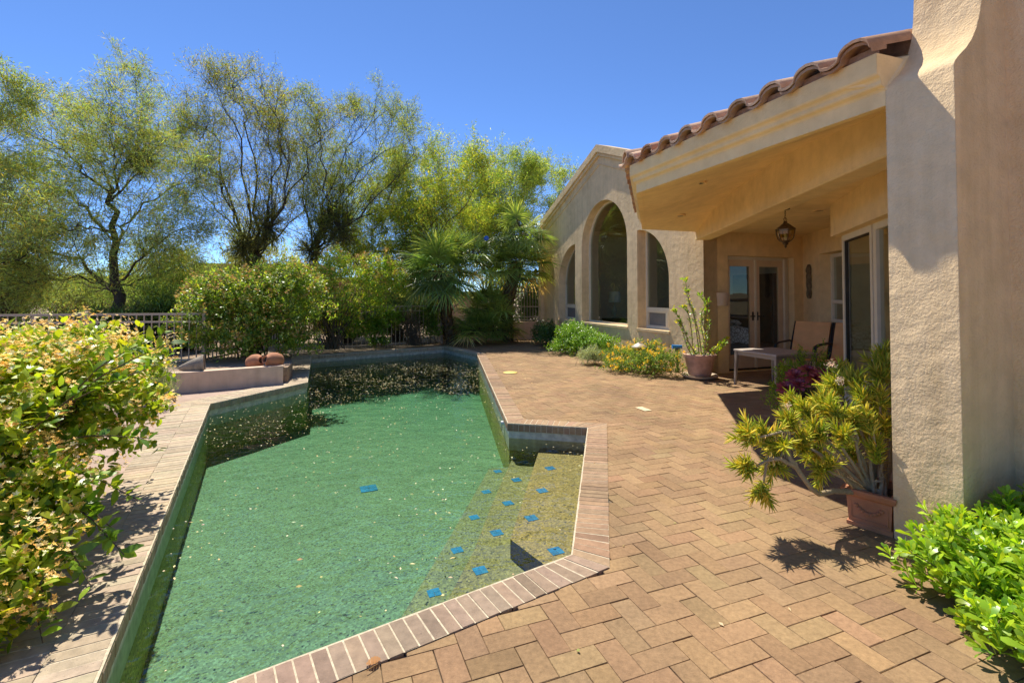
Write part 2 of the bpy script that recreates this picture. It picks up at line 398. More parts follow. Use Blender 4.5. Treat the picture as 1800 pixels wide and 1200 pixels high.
# floor: shallow near, sloping to the deep far end
mf = MB(); cs = [p_ for p_ in fl]
def floor_z(x, y):
    t = min(1, max(0, (y-6.2)/4.5)); t = t*t*(3-2*t); return -0.61-0.09*min(1, max(0, (y-2.5)/4))-0.10*t
NX, NY = 60, 120
xs = np.linspace(-5.2, 1.2, NX); ys = np.linspace(1.2, 13.6, NY)
V = [(x, y, floor_z(x, y)) for y in ys for x in xs]
Fs = []
for j in range(NY-1):
    for i in range(NX-1):
        Fs.append((j*NX+i, j*NX+i+1, (j+1)*NX+i+1, (j+1)*NX+i))
bigp_ = offset_poly(PT, 0.35)
Fs = [f for f in Fs if any(inside(Vector(V[q]), bigp_) for q in f)]
mf.mesh(V, Fs, smooth=True); mf.v += []; mw.mesh(mf.v, mf.f, smooth=True)
mw.build('pool_floor', M_pebble, pool)
# steps
zs = (-0.255, -0.385, -0.50)
S = [[(948, 790), (897, 947), (957, 992)], [(903, 800), (867, 880), (833, 967), (793, 1042)], [(860, 823), (782, 958), (705, 1085)]]
for k, (z, path) in enumerate(zip(zs, S)):
    pts = [gp(x, y, z) for x, y in path]
    c1, c2 = W1[1], W1[2]
    # extend first point to the back wall, last to the near coping
    back = (W1[3]-W1[2]); nearv = (W1[1]-W1[0])
    first = isect(pts[0], pts[0]-pts[1], W1[2], back) if k < 2 else isect(pts[0], Vector((1.0, 0.12, 0)), W1[3], W1[4]-W1[3])
    last = isect(pts[-1], pts[-1]-pts[-2], W1[0], nearv)
    poly = [last]+pts[::-1]+[first]
    if k == 2: poly += [W1[3]]
    poly += [W1[2], W1[1]]
    poly = [(q.x, q.y) for q in poly]
    ar = sum(poly[i-1][0]*poly[i][1]-poly[i][0]*poly[i-1][1] for i in range(len(poly)))
    if ar < 0: poly.reverse()
    stp = MB(); stp.prism(poly, -1.0, z); stp.build('entry_step', M_pebs[k], pool)
blue = [(973, 793, 0), (967, 822.5, 0), (953, 862, 0), (934, 910, 0), (977, 968, 0), (922, 812, 1), (908, 843, 1), (893, 884, 1), (873, 936, 1), (844, 1002, 1),
        (875, 828, 2), (855, 864, 2), (833.5, 909, 2), (803.5, 966.5, 2), (763, 1041, 2)]
ang = math.atan2(W1[2].x-W1[1].x, W1[2].y-W1[1].y)
for x, y, k in blue:
    mbb = MB(); c = gp(x, y, zs[k]+0.001); rz_ = R(45)-ang if y < 960 or k else -ang
    s = 0.085 if k != 2 else 0.08
    for dx, dy in ((-1, -1), (1, -1), (1, 1), (-1, 1)):
        q = rotz(R(24)+random.uniform(-.05, .05)) @ Vector((dx*s*.255, dy*s*.255, 0)); mbb.box(c+q, (s*.49, s*.49, 0.004), rotz(R(24)))
    mbb.build('accent_tile', M_blue, pool)
c = gp(648, 858, floor_z(-1, 5.1)+0.003)
mbb = MB()
for dx, dy in ((-1, -1), (1, -1), (1, 1), (-1, 1)):
    q = rotz(R(24)) @ Vector((dx*.043, dy*.043, 0)); mbb.box(c+q, (.083, .083, 0.004), rotz(R(24)))
mbb.build('floor_marker', M_blue, pool)
# return fitting on the right wall
mbb = MB(); c = W1[3].lerp(W1[4], 0.075)+Vector((-0.01, 0, -0.12)); c2 = W1[3].lerp(W1[4], 0.075)+Vector((-0.012, 0, -0.20))
M_white = simple('white_plastic', (0.75, 0.75, 0.72), 0.4, var=0.05)
mbb.tube([c+Vector((.03, 0, 0)), c+Vector((-.03, 0, 0))], 0.025, 12); mbb.tube([c+Vector((-.02, 0, 0.02)), c2+Vector((-.02, 0, 0))], 0.008, 8)
mbb.build('return_fitting', M_white, pool)
# water: closed body with absorbing volume
M_water, nt, n, l, p = newmat('pool_water'); n.remove(p)
fr = nd(n, 'ShaderNodeFresnel', IOR=1.62); tr = nd(n, 'ShaderNodeBsdfTransparent', Color=(0.97, 1.0, 0.97, 1)); gl = nd(n, 'ShaderNodeBsdfGlossy', Roughness=0.02)
t = noise(n, l, 6.0, 3, 0.55); bn = bump(n, l, t.outputs['Fac'], 0.03, 0.6); l.new(bn, gl.inputs['Normal']); l.new(bn, fr.inputs['Normal'])
mx = n.new('ShaderNodeMixShader'); l.new(fr.outputs[0], mx.inputs[0]); l.new(tr.outputs[0], mx.inputs[1]); l.new(gl.outputs[0], mx.inputs[2])
l.new(mx.outputs[0], n['Material Output'].inputs['Surface'])
va = nd(n, 'ShaderNodeVolumeAbsorption', Color=(0.34, 0.95, 0.80, 1), Density=0.30); l.new(va.outputs[0], n['Material Output'].inputs['Volume'])
mb = MB(); mb.prism([(q.x, q.y) for q in offset_poly(PT, 0.03)], -1.7, WATER)
tag(mb.build('water', M_water), kind='structure', label='clear green pool water with floating petals and tree reflections')
# floating petals on the water
rng = np.random.default_rng(5)
M_petal = leafmat('dry_petal', 0.25, 0.8, 0.2, (1, 1, .8))
pp = []
while len(pp) < 3300:
    y = 1.6+11.6*rng.random()**0.62; x = rng.uniform(-5.0, 1.0)
    if not inside(Vector((x, y, 0)), P0): continue
    dens = 0.25
    if y > 7.6: dens = 0.85
    if y > 5.0 and x < -2.4: dens = 1.0
    if y < 4.5 and x+0.53*y < -0.3: dens = 0.5
    if x > 0 and y > 4.7: dens = 1.0
    dens *= max(.12, .55+.55*math.sin(x*3.1+y*1.3)*math.sin(y*2.3-x*1.7)+.25*math.sin(x*9+y*7))
    if rng.random() < dens: pp.append((x, y, WATER+0.004+rng.random()*0.003))
pp = np.array(pp); N = len(pp); a = rng.uniform(0, 6.28, N)
d = np.stack([np.cos(a), np.sin(a), rng.normal(0, .12, N)], 1)
Vp, Fp, Tp = scatter(DIAM, pp, d, np.tile([0, 0, 1.0], (N, 1))+rng.normal(0, .2, (N, 3)), (.010+.028*rng.random(N)**2), rng.uniform(.007, .016, N), pick(rng, [(.62, .52, .26), (.58, .50, .32), (.48, .36, .16), (.66, .6, .42)], N))
tag(npmesh('floating_petals', Vp, Fp, M_petal, tint=Tp), 'small pale yellow petals scattered floating over the pool water', 'petals', kind='stuff')
# ---------------------------------------------------------------- patio pavers
HA = R(18.8)                                # house axes
hd = Vector((-math.sin(HA), math.cos(HA), 0)); hn = Vector((math.cos(HA), math.sin(HA), 0)); HO = Vector((3.39, 8.55, 0))
def hp(t, s, z=0.0): q = HO+hd*t+hn*s; return Vector((q.x, q.y, z))
patio = [Vector(q) for q in ((-0.75, -1.5, 0), (7.0, -1.5, 0), (7.0, 9.9, 0))]+[hp(0.6, 0.2), hp(7.9, 0.1), Vector((-1.2, 14.75, 0)), Vector((-2.55, 14.0, 0))]+[P20[5]]+[PT[5], PT[4], PT[3], PT[2], PT[1], PT[0]]
rng = random.Random(11); mb = MB(); w = 0.1015; ca, sa = math.cos(R(21)), math.sin(R(21))
inner = offset_poly(PT, 0.03)
def paver(cx, cy, lx, ly):
    c = Vector((cx*ca-cy*sa, cx*sa+cy*ca, 0))
    if c.y > 15.4 or c.y < -1.6 or c.x > 7 or c.x < -3.2: return
    if not inside(c, patio): return
    far = c.y > 9.5
    lx -= 0.0008+rng.random()**2*0.0036; ly -= 0.0008+rng.random()**2*0.0036
    a = R(21)+rng.gauss(0, 0.006); u = Vector((math.cos(a), math.sin(a), 0)); v = Vector((-u.y, u.x, 0))
    cor = [c+u*(i*lx/2)+v*(j*ly/2) for i, j in ((-1, -1), (1, -1), (1, 1), (-1, 1))]
    if any(inside(q, inner) for q in cor): return
    dz = rng.gauss(0, 0.0008); tx, ty = rng.gauss(0, 0.0045), rng.gauss(0, 0.0045)
    k = rng.gauss(1, 0.06); h_ = rng.random()
    base = (0.325, 0.212, 0.113) if h_ < .65 else (0.308, 0.197, 0.107) if h_ < .87 else (0.342, 0.227, 0.121) if h_ < .97 else (0.288, 0.186, 0.105)
    t = tuple(max(.03, b*k*(1+rng.gauss(0, .02))) for b in base)
    zt = lambda q: dz+(q-c).dot(u)*tx+(q-c).dot(v)*ty
    i_ = 0.0018; top = [q+(c-q).normalized()*i_*1.5 for q in cor]
    V = [q+Vector((0, 0, zt(q))) for q in top]+[q+Vector((0, 0, zt(q)-0.0028)) for q in cor]+[q+Vector((0, 0, -0.02)) for q in cor]
    Fs = [(0, 1, 2, 3)]
    for q in range(4):
        r_ = (q+1) % 4; Fs += [(q, 4+q, 4+r_, r_), (4+q, 8+q, 8+r_, 4+r_)]
    mb.mesh(V, Fs, t)
for i in range(-60, 180):
    for j in range(-110, 170):
        m = (i-j) % 4
        if m == 0: paver((i+1)*w, (j+.5)*w, 2*w, w)
        elif m == 3: paver((i+.5)*w, (j+1)*w, w, 2*w)
M_paver = tintmat('clay_paver', 0.85, 0.25, 45, 0.24, 0.0028, 130, speck=(190, 0.655, (0.20, 0.13, 0.08)))
deck = tag(mb.build('pool_deck', M_paver), kind='structure', label='tan clay paver patio laid in herringbone around the pool')
# bed under the joints, with a hole for the pool
M_sand = simple('joint_sand', (0.19, 0.145, 0.10), 0.95, var=0.5, nscale=3, bmp=0.003)
def sheet(name, outer, hole, z, mat):
    tri = tessellate_polygon([outer, hole] if hole else [outer]); V = list(outer)+list(hole or [])
    mb = MB(); mb.mesh([Vector((q.x, q.y, z)) for q in V], [tuple(t) for t in tri])
    o = mb.build(name, mat)
    bm = bmesh.new(); bm.from_mesh(o.data); bmesh.ops.recalc_face_normals(bm, faces=bm.faces)
    for f in bm.faces:
        if f.normal.z < 0: f.normal_flip()
    bm.to_mesh(o.data); bm.free(); return tag(o, kind='structure')
hole = offset_poly(PT, 0.10)
M_soil, nt, n, l, p = newmat('desert_soil')
t1 = noise(n, l, 0.6, 6); t2 = noise(n, l, 25, 6, .7)
c1 = ramp(n, l, t1.outputs['Fac'], [(0.3, (0.30, 0.21, 0.145)), (0.7, (0.42, 0.31, 0.22))]); c2 = ramp(n, l, t2.outputs['Fac'], [(0.3, (0.7, 0.7, 0.7)), (0.7, (1.15, 1.12, 1.1))])
l.new(mixc(n, l, 1, c1.outputs['Color'], c2.outputs['Color'], 'MULTIPLY'), p.inputs['Base Color']); p.inputs['Roughness'].default_value = 0.95
l.new(bump(n, l, t2.outputs['Fac'], 0.02), p.inputs['Normal'])
big = [Vector((6000*math.cos(a), 6000*math.sin(a), 0)) for a in np.linspace(0, 2*math.pi, 33)[:-1]]
sheet('ground', big, hole, -0.03, M_soil)
sheet('sand_bed', [Vector(q) for q in ((-0.9, -1.6, 0), (7.2, -1.6, 0), (7.2, 10, 0), (1.2, 16.2, 0), (-3.2, 14.6, 0), (-6.0, 11.6, 0), (-4.6, 7.4, 0), (-1.9, 1.2, 0))], hole, -0.012, M_sand)
# pinkish concrete strip left of the pool
M_conc = simple('pink_concrete', (0.40, 0.29, 0.225), 0.9, var=0.14, nscale=5, bmp=0.004)
pc = [P41[8]+Vector((.02, .02, 0)), P41[7]+Vector((0, 0, 0)), P41[7]+Vector((-.3, .45, 0)), gp(330, 690)+Vector((-.3, .2, 0)), gp(250, 790)+Vector((-1.5, 0, 0)), Vector((-3.2, 0.2, 0)), Vector((-1.6, 0.2, 0)), P41[0]]
sheet('garden_path', pc, None, -0.006, M_conc)
# litter on the deck: small leaves and petals
rngn = np.random.default_rng(8); pts = []
while len(pts) < 900:
    x, y = rngn.uniform(-3, 5), rngn.uniform(1.5, 15); v = Vector((x, y, 0))
    if not inside(v, patio): continue
    t_ = (v-HO).dot(hd); s_ = (v-HO).dot(hn)
    dn = 0.04+0.5*max(0, 1+(s_+0.3)/1.6)*(0 < t_ < 8)+(0.8 if y > 11.6 else 0)+(0.5 if x < 1.2 and y > 8 else 0)*0.3
    if rngn.random() < dn: pts.append((x, y, 0.004+rngn.random()*0.004))
pts = np.array(pts); N = len(pts); a = rngn.uniform(0, 6.28, N)
Vp, Fp, Tp = scatter(DIAM, pts, np.stack([np.cos(a), np.sin(a), rngn.normal(0, .15, N)], 1), np.tile([0, 0, 1.0], (N, 1))+rngn.normal(0, .25, (N, 3)), rngn.uniform(.012, .035, N), rngn.uniform(.008, .018, N), pick(rngn, [(.5, .38, .14), (.35, .22, .10), (.55, .45, .25), (.2, .2, .06)], N))
tag(npmesh('leaf_litter', Vp, Fp, M_petal, tint=Tp), 'tiny dry leaves and petals littering the paver patio', 'leaf litter', kind='stuff')
# ================================================================ house
ST = (0.85, 0.645, 0.385)
M_st = stucco('house_stucco', ST, 1.0); M_stp = stucco('porch_stucco', (0.88, 0.66, 0.36), 0.55, streak=False)
M_stpier = stucco('pier_stucco', (0.82, 0.61, 0.36), 1.35, 0.008)
M_int = simple('interior_plaster', (0.62, 0.52, 0.38), 0.9, var=0.05)
M_intfl = simple('interior_floor', (0.26, 0.17, 0.10), 0.6, var=0.2)
M_frame = simple('cream_paint', (0.76, 0.67, 0.50), 0.5, var=0.05, spec=0.4)
M_doorp = simple('beige_door_paint', (0.74, 0.56, 0.36), 0.5, var=0.06, spec=0.4)
M_glass = glassmat('window_glass', (0.58, 0.62, 0.50), 1.6); M_dglass = glassmat('door_glass', (0.62, 0.64, 0.56), 1.5)
M_screen = simple('insect_screen', (0.20, 0.19, 0.17), 0.8, var=0.1)
M_dark = simple('dark_bronze', (0.05, 0.04, 0.03), 0.45, metal=0.6, var=0.2)
house = empty('house', hp(3.5, 2.5), 'tan stucco house with arched windows, tiled porch roof and buttress pier', 'house')
# ---- arched wall
TW = 7.4; ZE, ZP = 3.73, 5.13; TC = 3.5825; DEEP = 0.29
def arc(cx, cz, r, a0, a1, n): return [(cx+r*math.cos(R(a0+(a1-a0)*i/n)), cz+r*math.sin(R(a0+(a1-a0)*i/n))) for i in range(n+1)]
def o_big(i=0): hw = 1.115-i; return [(TC-hw, .68+i), (TC+hw, .68+i)]+arc(TC, 2.62, hw, 0, 180, 28)
def o_right(i=0): return [(.975+i, .68+i), (2.065-i, .68+i)]+arc(2.065-i, 1.71, 1.09-i-(i > 0)*0.0, 90, 180, 16)
def o_left(i=0): return [(5.10+i, .68+i), (6.19-i, .68+i)]+arc(5.10+i, 1.71, 1.09-i, 0, 90, 16)
def wall(mb, outer, holes, s0, s1, reveal, mp, tint=(1, 1, 1), back=True):
    polys = [[Vector((a, b, 0)) for a, b in outer]]+[[Vector((a, b, 0)) for a, b in h] for h in holes]
    tri = tessellate_polygon(polys); V = [q for p_ in polys for q in p_]
    mb.mesh([mp(q.x, q.y, s0) for q in V], [tuple(t) for t in tri])
    if back: mb.mesh([mp(q.x, q.y, s1) for q in V], [tuple(reversed(t)) for t in tri])
    n = len(outer)
    for i in range(n):
        a, b = outer[i], outer[(i+1) % n]; mb.face([mp(*a, s0), mp(*b, s0), mp(*b, s1), mp(*a, s1)])
    for h in holes:
        n = len(h)
        for i in range(n):
            a, b = h[i], h[(i+1) % n]; mb.face([mp(*a, s0), mp(*a, reveal), mp(*b, reveal), mp(*b, s0)], smooth=True)
def fixn(o):
    bm = bmesh.new(); bm.from_mesh(o.data); bmesh.ops.remove_doubles(bm, verts=bm.verts, dist=1e-5)
    bmesh.ops.delete(bm, geom=[v for v in bm.verts if not v.link_faces], context='VERTS'); bmesh.ops.recalc_face_normals(bm, faces=bm.faces); bm.to_mesh(o.data); bm.free()
    if any(p.use_smooth for p in o.data.polygons):
        o.data.polygons.foreach_set('use_smooth', np.ones(len(o.data.polygons), dtype=bool)); o.data.set_sharp_from_angle(angle=R(24))
    return o
mpF = lambda t, z, s: hp(t, s, z)
mb = MB(); outer = [(0, -.1), (TW, -.1), (TW, ZE), (TW/2, ZP), (0, ZE)]
wall(mb, outer, [o_big(), o_right(), o_left()], 0.0, 0.30, 0.30, mpF)
fixn(mb.build('gable_wall', M_st, house))
# cornice bands
mb = MB()
for v0, v1, pr in ((0.03, -0.17, 0.10), (-0.17, -0.255, 0.055), (-0.44, -0.475, 0.022)):
    path = [(TW+0.02, ZE), (TW/2, ZP), (-0.02, ZE)]
    for i in range(2):
        (t0, z0), (t1, z1) = path[i], path[i+1]
        q = lambda t, z, s, v: hp(t, s, z+v)
        A = [q(t0, z0, s, v) for s, v in ((0.0, v1), (-pr, v1+0.012), (-pr, v0), (0.30, v0))]
        B = [q(t1, z1, s, v) for s, v in ((0.0, v1), (-pr, v1+0.012), (-pr, v0), (0.30, v0))]
        for k in range(3): mb.face([A[k], B[k], B[k+1], A[k+1]])
        if i == 0: mb.face(A)
        else: mb.face(B[::-1])
mb.build('cornice', M_st, house)
# main roof behind the parapet, side and back walls (sealed room)
mb = MB()
for s0, s1 in ((0.305, 6.2),):
    a, b, c = hp(TW, s0, ZE-.2), hp(TW/2, s0, ZP-.2), hp(0, s0, ZE-.2); d, e, f = hp(TW, s1, ZE-.2), hp(TW/2, s1, ZP-.2), hp(0, s1, ZE-.2)
    mb.face([a, b, e, d]); mb.face([b, c, f, e])
    mb.face([hp(TW, .3, -.1), hp(TW, s1, -.1), d, a]); mb.face([hp(TW, s1, -.1), hp(0, s1, -.1), f, e, d])
mb.build('main_roof', M_st, house)
mb = MB(); z1 = 3.35
mb.face([hp(.32, .31, .02), hp(.32, 6, .02), hp(7.2, 6, .02), hp(7.2, .31, .02)])
mb.build('bedroom_floor', M_intfl, house)
mb = MB()
mb.face([hp(.32, 6, 0), hp(7.2, 6, 0), hp(7.2, 6, z1), hp(.32, 6, z1)]); mb.face([hp(7.2, .31, 0), hp(7.2, 6, 0), hp(7.2, 6, z1), hp(7.2, .31, z1)])
mb.face([hp(.0, .31, 4.0), hp(.0, 6, 4.0), hp(7.2, 6, 4.0), hp(7.2, .31, 4.0)])
mb.build('bedroom_wall', M_int, house)
# ---- windows
def ring(mb, o_out, o_in, s0, s1):
    n = len(o_out)
    for i in range(n):
        j = (i+1) % n; a, b, c, d = o_out[i], o_out[j], o_in[j], o_in[i]
        mb.face([hp(a[0], s0, a[1]), hp(b[0], s0, b[1]), hp(c[0], s0, c[1]), hp(d[0], s0, d[1])])
        mb.face([hp(d[0], s0, d[1]), hp(c[0], s0, c[1]), hp(c[0], s1, c[1]), hp(d[0], s1, d[1])])
def hbox(mb, t0, t1, s0, s1, z0, z1):
    mb.prism([tuple(hp(t, s)[:2]) for t, s in ((t0, s0), (t0, s1), (t1, s1), (t1, s0))][::-1], z0, z1)
def pane(o_, s, name, mat, par):
    tri = tessellate_polygon([[Vector((a, b, 0)) for a, b in o_]]); mb = MB()
    mb.mesh([hp(a, s, b) for a, b in o_], [tuple(t) for t in tri]); return mb.build(name, mat, par)
mb = MB(); ring(mb, o_big(0), o_big(.045), .215, .29); wb = mb.build('arched_window', M_frame, house)
pane(o_big(.042), .25, 'pane', M_glass, wb)
for of, side, ta, tb in ((o_right, 'r', .975, 2.065), (o_left, 'l', 5.10, 6.19)):
    mb = MB(); ring(mb, of(0), of(.045), .215, .29); hbox(mb, ta+.045, tb-.045, .205, .285, 1.05, 1.13)
    mid = ta+.36 if side == 'r' else ta+.36; hbox(mb, mid-.03, mid+.03, .21, .285, .725, 1.05)
    for a, b in ((ta+.045, mid-.03), (mid+.03, tb-.045)):
        hbox(mb, a, b, .222, .28, .725, .75); hbox(mb, a, b, .222, .28, 1.02, 1.05); hbox(mb, a, a+.025, .222, .28, .75, 1.02); hbox(mb, b-.025, b, .222, .28, .75, 1.02)
    wq = mb.build('quarter_arch_window', M_frame, house)
    up_ = [(a, max(b, 1.13)) for a, b in of(.042)]; pane(up_, .25, 'pane', M_glass, wq)
    pane([(ta+.05, .73), (mid-.03, .73), (mid-.03, 1.04), (ta+.05, 1.04)], .255, 'vent_pane', M_glass if side == 'r' else M_screen, wq)
    pane([(mid+.03, .73), (tb-.05, .73), (tb-.05, 1.04), (mid+.03, 1.04)], .255, 'insect_screen', M_screen, wq)
mb = MB()
for ta, tb in ((TC-1.115, TC+1.115), (.975, 2.065), (5.10, 6.19)): hbox(mb, ta-.02, tb+.02, -.025, .23, .635, .684)
mb.build('sill', M_st, house)
# ---- french door wall (t = 0, s 0..2.31)
mpD = lambda s, z, d: hp(-0.0+d, s, z)
mb = MB(); wall(mb, [(0.29, -.1), (2.45, -.1), (2.45, 3.0), (0.29, 3.0)], [[(.54, .01), (2.11, .01), (2.11, 2.11), (.54, 2.11)]], 0.0, .25, .25, mpD)
mb.face([hp(0, 0, -.1), hp(0, .29, -.1), hp(0, .29, 3.0), hp(0, 0, 3.0)])
fixn(mb.build('door_wall', M_stp, house))
def dbox(mb, s0, s1, d0, d1, z0, z1): hbox(mb, d0, d1, s0, s1, z0, z1)
mb = MB()
dbox(mb, .54, .60, .12, .22, 0.01, 2.11); dbox(mb, 1.98, 2.11, .14, .22, .01, 2.11); dbox(mb, .60, 1.98, .12, .22, 2.05, 2.11)
for k in range(3): dbox(mb, 1.985+k*.042, 2.01+k*.042, .10+.01*k, .142, .01, 2.08)
dbox(mb, 1.27, 1.31, .11, .2, .04, 2.05)
fd = mb.build('french_door_frame', M_frame, house)
mb = MB(); dbox(mb, .545, 2.1, .11, .24, 0.0, .035); mb.build('threshold', M_dark, fd)
for s0, s1, hs in ((.605, 1.275, 1.235), (1.305, 1.975, 1.345)):
    mb = MB(); d0, d1 = .14, .185
    dbox(mb, s0, s0+.10, d0, d1, .04, 2.05); dbox(mb, s1-.10, s1, d0, d1, .04, 2.05); dbox(mb, s0+.10, s1-.10, d0, d1, 1.93, 2.05); dbox(mb, s0+.10, s1-.10, d0, d1, .04, .29)
    lf = mb.build('french_door', M_doorp, house)
    mb = MB(); q = [hp(.16, s_, z_) for s_, z_ in ((s0+.10, .29), (s1-.10, .29), (s1-.10, 1.93), (s0+.10, 1.93))]; mb.face(q); mb.build('pane', M_dglass, lf)
    mb = MB(); c = hp(.135, hs, 1.0); mb.box(c, (.03, .012, .16), rotz(HA)); mb.tube([c, c-hd*.05], .011, 8); mb.tube([c-hd*.045, c-hd*.045+hn*(-.1 if hs < 1.3 else .1)], .009, 8)
    mb.build('handle', M_dark, lf)
# ---- wall with the log and window
LA = Vector((5.60, 9.30, 0)); ld = Vector((-.2, -.98, 0)).normalized(); ln = Vector((.98, -.2, 0)).normalized()
lp = lambda k, z, d: Vector((*(LA+ld*k+ln*d)[:2], z))
mb = MB(); wall(mb, [(-.2, -.1), (3.4, -.1), (3.4, 3.0), (-.2, 3.0)], [[(.75, .92), (2.6, .92), (2.6, 2.12), (.75, 2.12)]], 0.0, .25, .25, lp)
fixn(mb.build('alcove_wall', M_stp, house))
def lbox(mb, k0, k1, d0, d1, z0, z1):
    mb.prism([tuple(lp(k, 0, d)[:2]) for k, d in ((k0, d0), (k1, d0), (k1, d1), (k0, d1))], z0, z1)
mb = MB()
for k0, k1, z0, z1 in ((.76, .82, .93, 2.11), (2.5, 2.59, .93, 2.11), (.82, 2.5, 2.05, 2.11), (.82, 2.5, .93, .98), (.82, 2.5, 1.25, 1.31), (1.62, 1.68, .98, 2.05)): lbox(mb, k0, k1, .17, .24, z0, z1)
aw = mb.build('alcove_window', M_frame, house)
mb = MB(); mb.face([lp(.8, .95, .205), lp(2.55, .95, .205), lp(2.55, 2.08, .205), lp(.8, 2.08, .205)]); mb.build('pane', M_glass, aw)
# ---- glass bay
BA, BB = Vector((4.10, 6.0, 0)), Vector((3.72, 4.98, 0)); bd = (BB-BA).normalized(); bn = Vector((-bd.y, bd.x, 0))
if bn.x < 0: bn = -bn
bp = lambda k, z, d: Vector((*(BA+bd*k+bn*d)[:2], z))
def bbox(mb, k0, k1, d0, d1, z0, z1): mb.prism([tuple(bp(k, 0, d)[:2]) for k, d in ((k0, d0), (k1, d0), (k1, d1), (k0, d1))], z0, z1)
mb = MB()
for k0, k1, z0, z1 in ((0, .07, 0, 2.13), (1.0, 1.07, 0, 2.13), (1.10, 1.19, 0, 2.13), (.07, 1.0, 2.06, 2.13), (.07, 1.0, 0.0, .06), (.07, 1.0, .40, .47), (1.19, 2.6, 2.06, 2.13), (1.19, 2.6, .40, .47), (2.53, 2.6, 0, 2.06), (1.19, 2.53, 0, .06)): bbox(mb, k0, k1, .0, .07, z0, z1)
bw = mb.build('bay_window', M_frame, house)
mb = MB(); mb.face([bp(.06, .46, .03), bp(1.01, .46, .03), bp(1.01, 2.07, .03), bp(.06, 2.07, .03)]); mb.face([bp(1.18, .46, .03), bp(2.54, .46, .03), bp(2.54, 2.07, .03), bp(1.18, 2.07, .03)]); mb.build('pane', M_glass, bw)
mb = MB(); bbox(mb, .07, 1.0, .025, .05, .06, .40); bbox(mb, 1.19, 2.53, .025, .05, .06, .40); mb.build('kick_panel', M_frame, bw)
mb = MB()   # black gasket lines
for k0, k1, z0, z1 in ((.07, .085, .47, 2.06), (.985, 1.0, .47, 2.06), (.085, .985, 2.045, 2.06), (.085, .985, .47, .485), (1.07, 1.10, 0, 2.13)): bbox(mb, k0, k1, .012, .06, z0, z1)
mb.build('gasket', M_dark, bw)
mb = MB(); bbox(mb, -.07, 2.7, -.10, .25, 2.13, 2.60); mb.build('bay_header', M_stp, house)
for k0, k1, d0, z1_ in ((.0, .10, .071, 2.12), (2.6, 2.7, 0.0, 2.12)):
    mb = MB(); bbox(mb, k0, k1, d0, 1.6, 0, z1_); mb.build('bay_side_wall', M_stp, house)
mb = MB(); mb.face([bp(.1, .02, .07), bp(2.6, .02, .07), bp(2.6, .02, 3.2), bp(.1, .02, 3.2)]); mb.build('dining_floor', M_intfl, house)
mb = MB(); mb.face([bp(-1.5, 0, 3.2), bp(2.6, 0, 3.2), bp(2.6, 2.6, 3.2), bp(-1.5, 2.6, 3.2)]); mb.face([bp(.1, 2.55, .0), bp(2.6, 2.55, 0), bp(2.6, 2.55, 3.2), bp(.1, 2.55, 3.2)]); mb.build('dining_wall', M_int, house)
# ---- porch fascia
FP = [Vector((2.2, 2.82, 0)), Vector((1.365, 5.28, 0)), Vector((2.214, 8.2, 0)), hp(0.02, -.02)]
def outn(a, b): d_ = (b-a).normalized(); return Vector((-d_.y, d_.x, 0))
ns = [outn(FP[i], FP[i+1]) for i in range(3)]
for i in range(3):
    pass
ns = [v if v.dot(((FP[i]+FP[i+1])/2-Vector((3.2, 5.4, 0)))) > 0 else -v for i, v in enumerate(ns)]
def foff(i, o):
    if i == 0: return FP[0]+ns[0]*o
    if i == 3: return FP[3]+ns[2]*o
    a, b = ns[i-1], ns[i]; m = a+b; return FP[i]+m*(o/(1+a.dot(b)))
prof = [(-.06, 2.515), (0, 2.512), (0, 2.605), (.008, 2.618), (.03, 2.630), (.036, 2.64), (.036, 2.662), (.044, 2.675), (.064, 2.688), (.07, 2.70), (.07, 2.815), (-.25, 2.815)]
mb = MB()
for i in range(3):
    for (o0, z0), (o1, z1_) in zip(prof[:-1], prof[1:]):
        a, b, c, d = foff(i, o0), foff(i+1, o0), foff(i+1, o1), foff(i, o1)
        mb.face([Vector((*a[:2], z0)), Vector((*b[:2], z0)), Vector((*c[:2], z1_)), Vector((*d[:2], z1_))])
    if i == 0: mb.face([Vector((*foff(0, o)[:2], z)) for o, z in prof])
mb.build('fascia', M_stp, house)
# soffit and beam
BN, BF = Vector((2.515, 2.75, 0)), Vector((3.235, 8.5, 0))
seam = [(1226, 405), (1251, 371.6), (1293, 333.6), (1357, 287), (1420, 253), (1545, 203)]
su = []
for x, y in seam:
    a, b, c = ray(x, y); dv = Vector((a/b, 1, 0)); q = isect(Vector((0, 0, 0)), dv, BN, BF-BN)
    su.append(((q-BN).length/(BF-BN).length, H+c/b*q.y))
su.sort(); su = [(0.0, su[0][1])]+su+[(1.0, su[-1][1]-.01)]
us = np.array([a for a, b in su]); zz = np.array([b for a, b in su])
NU, NV = 40, 14; mb = MB(); V = []
for i in range(NU+1):
    u = i/NU; ze = float(np.interp(u, us, zz))
    f = FP[0].lerp(FP[1], u/.45) if u < .45 else FP[1].lerp(FP[2], (u-.45)/.55)
    b = BN.lerp(BF, u)
    for j in range(NV+1):
        v = j/NV; q = f.lerp(b, v); vv = v*v*(3-2*v)*.6+v*.4; V.append(Vector((q.x, q.y, 2.514+(ze-2.514)*vv)))
mb.mesh(V, [(i*(NV+1)+j, i*(NV+1)+j+1, (i+1)*(NV+1)+j+1, (i+1)*(NV+1)+j) for i in range(NU) for j in range(NV)], smooth=True)
mb.face([Vector((*FP[2][:2], 2.514)), Vector((*BF[:2], float(zz[-1]))), Vector((*hp(0, .05)[:2], 2.53)), Vector((*FP[3][:2], 2.514))])
sof = mb.build('soffit', M_stp, house)
mb = MB(); bnv = Vector(((BF-BN).y, -(BF-BN).x, 0)).normalized(); V = []
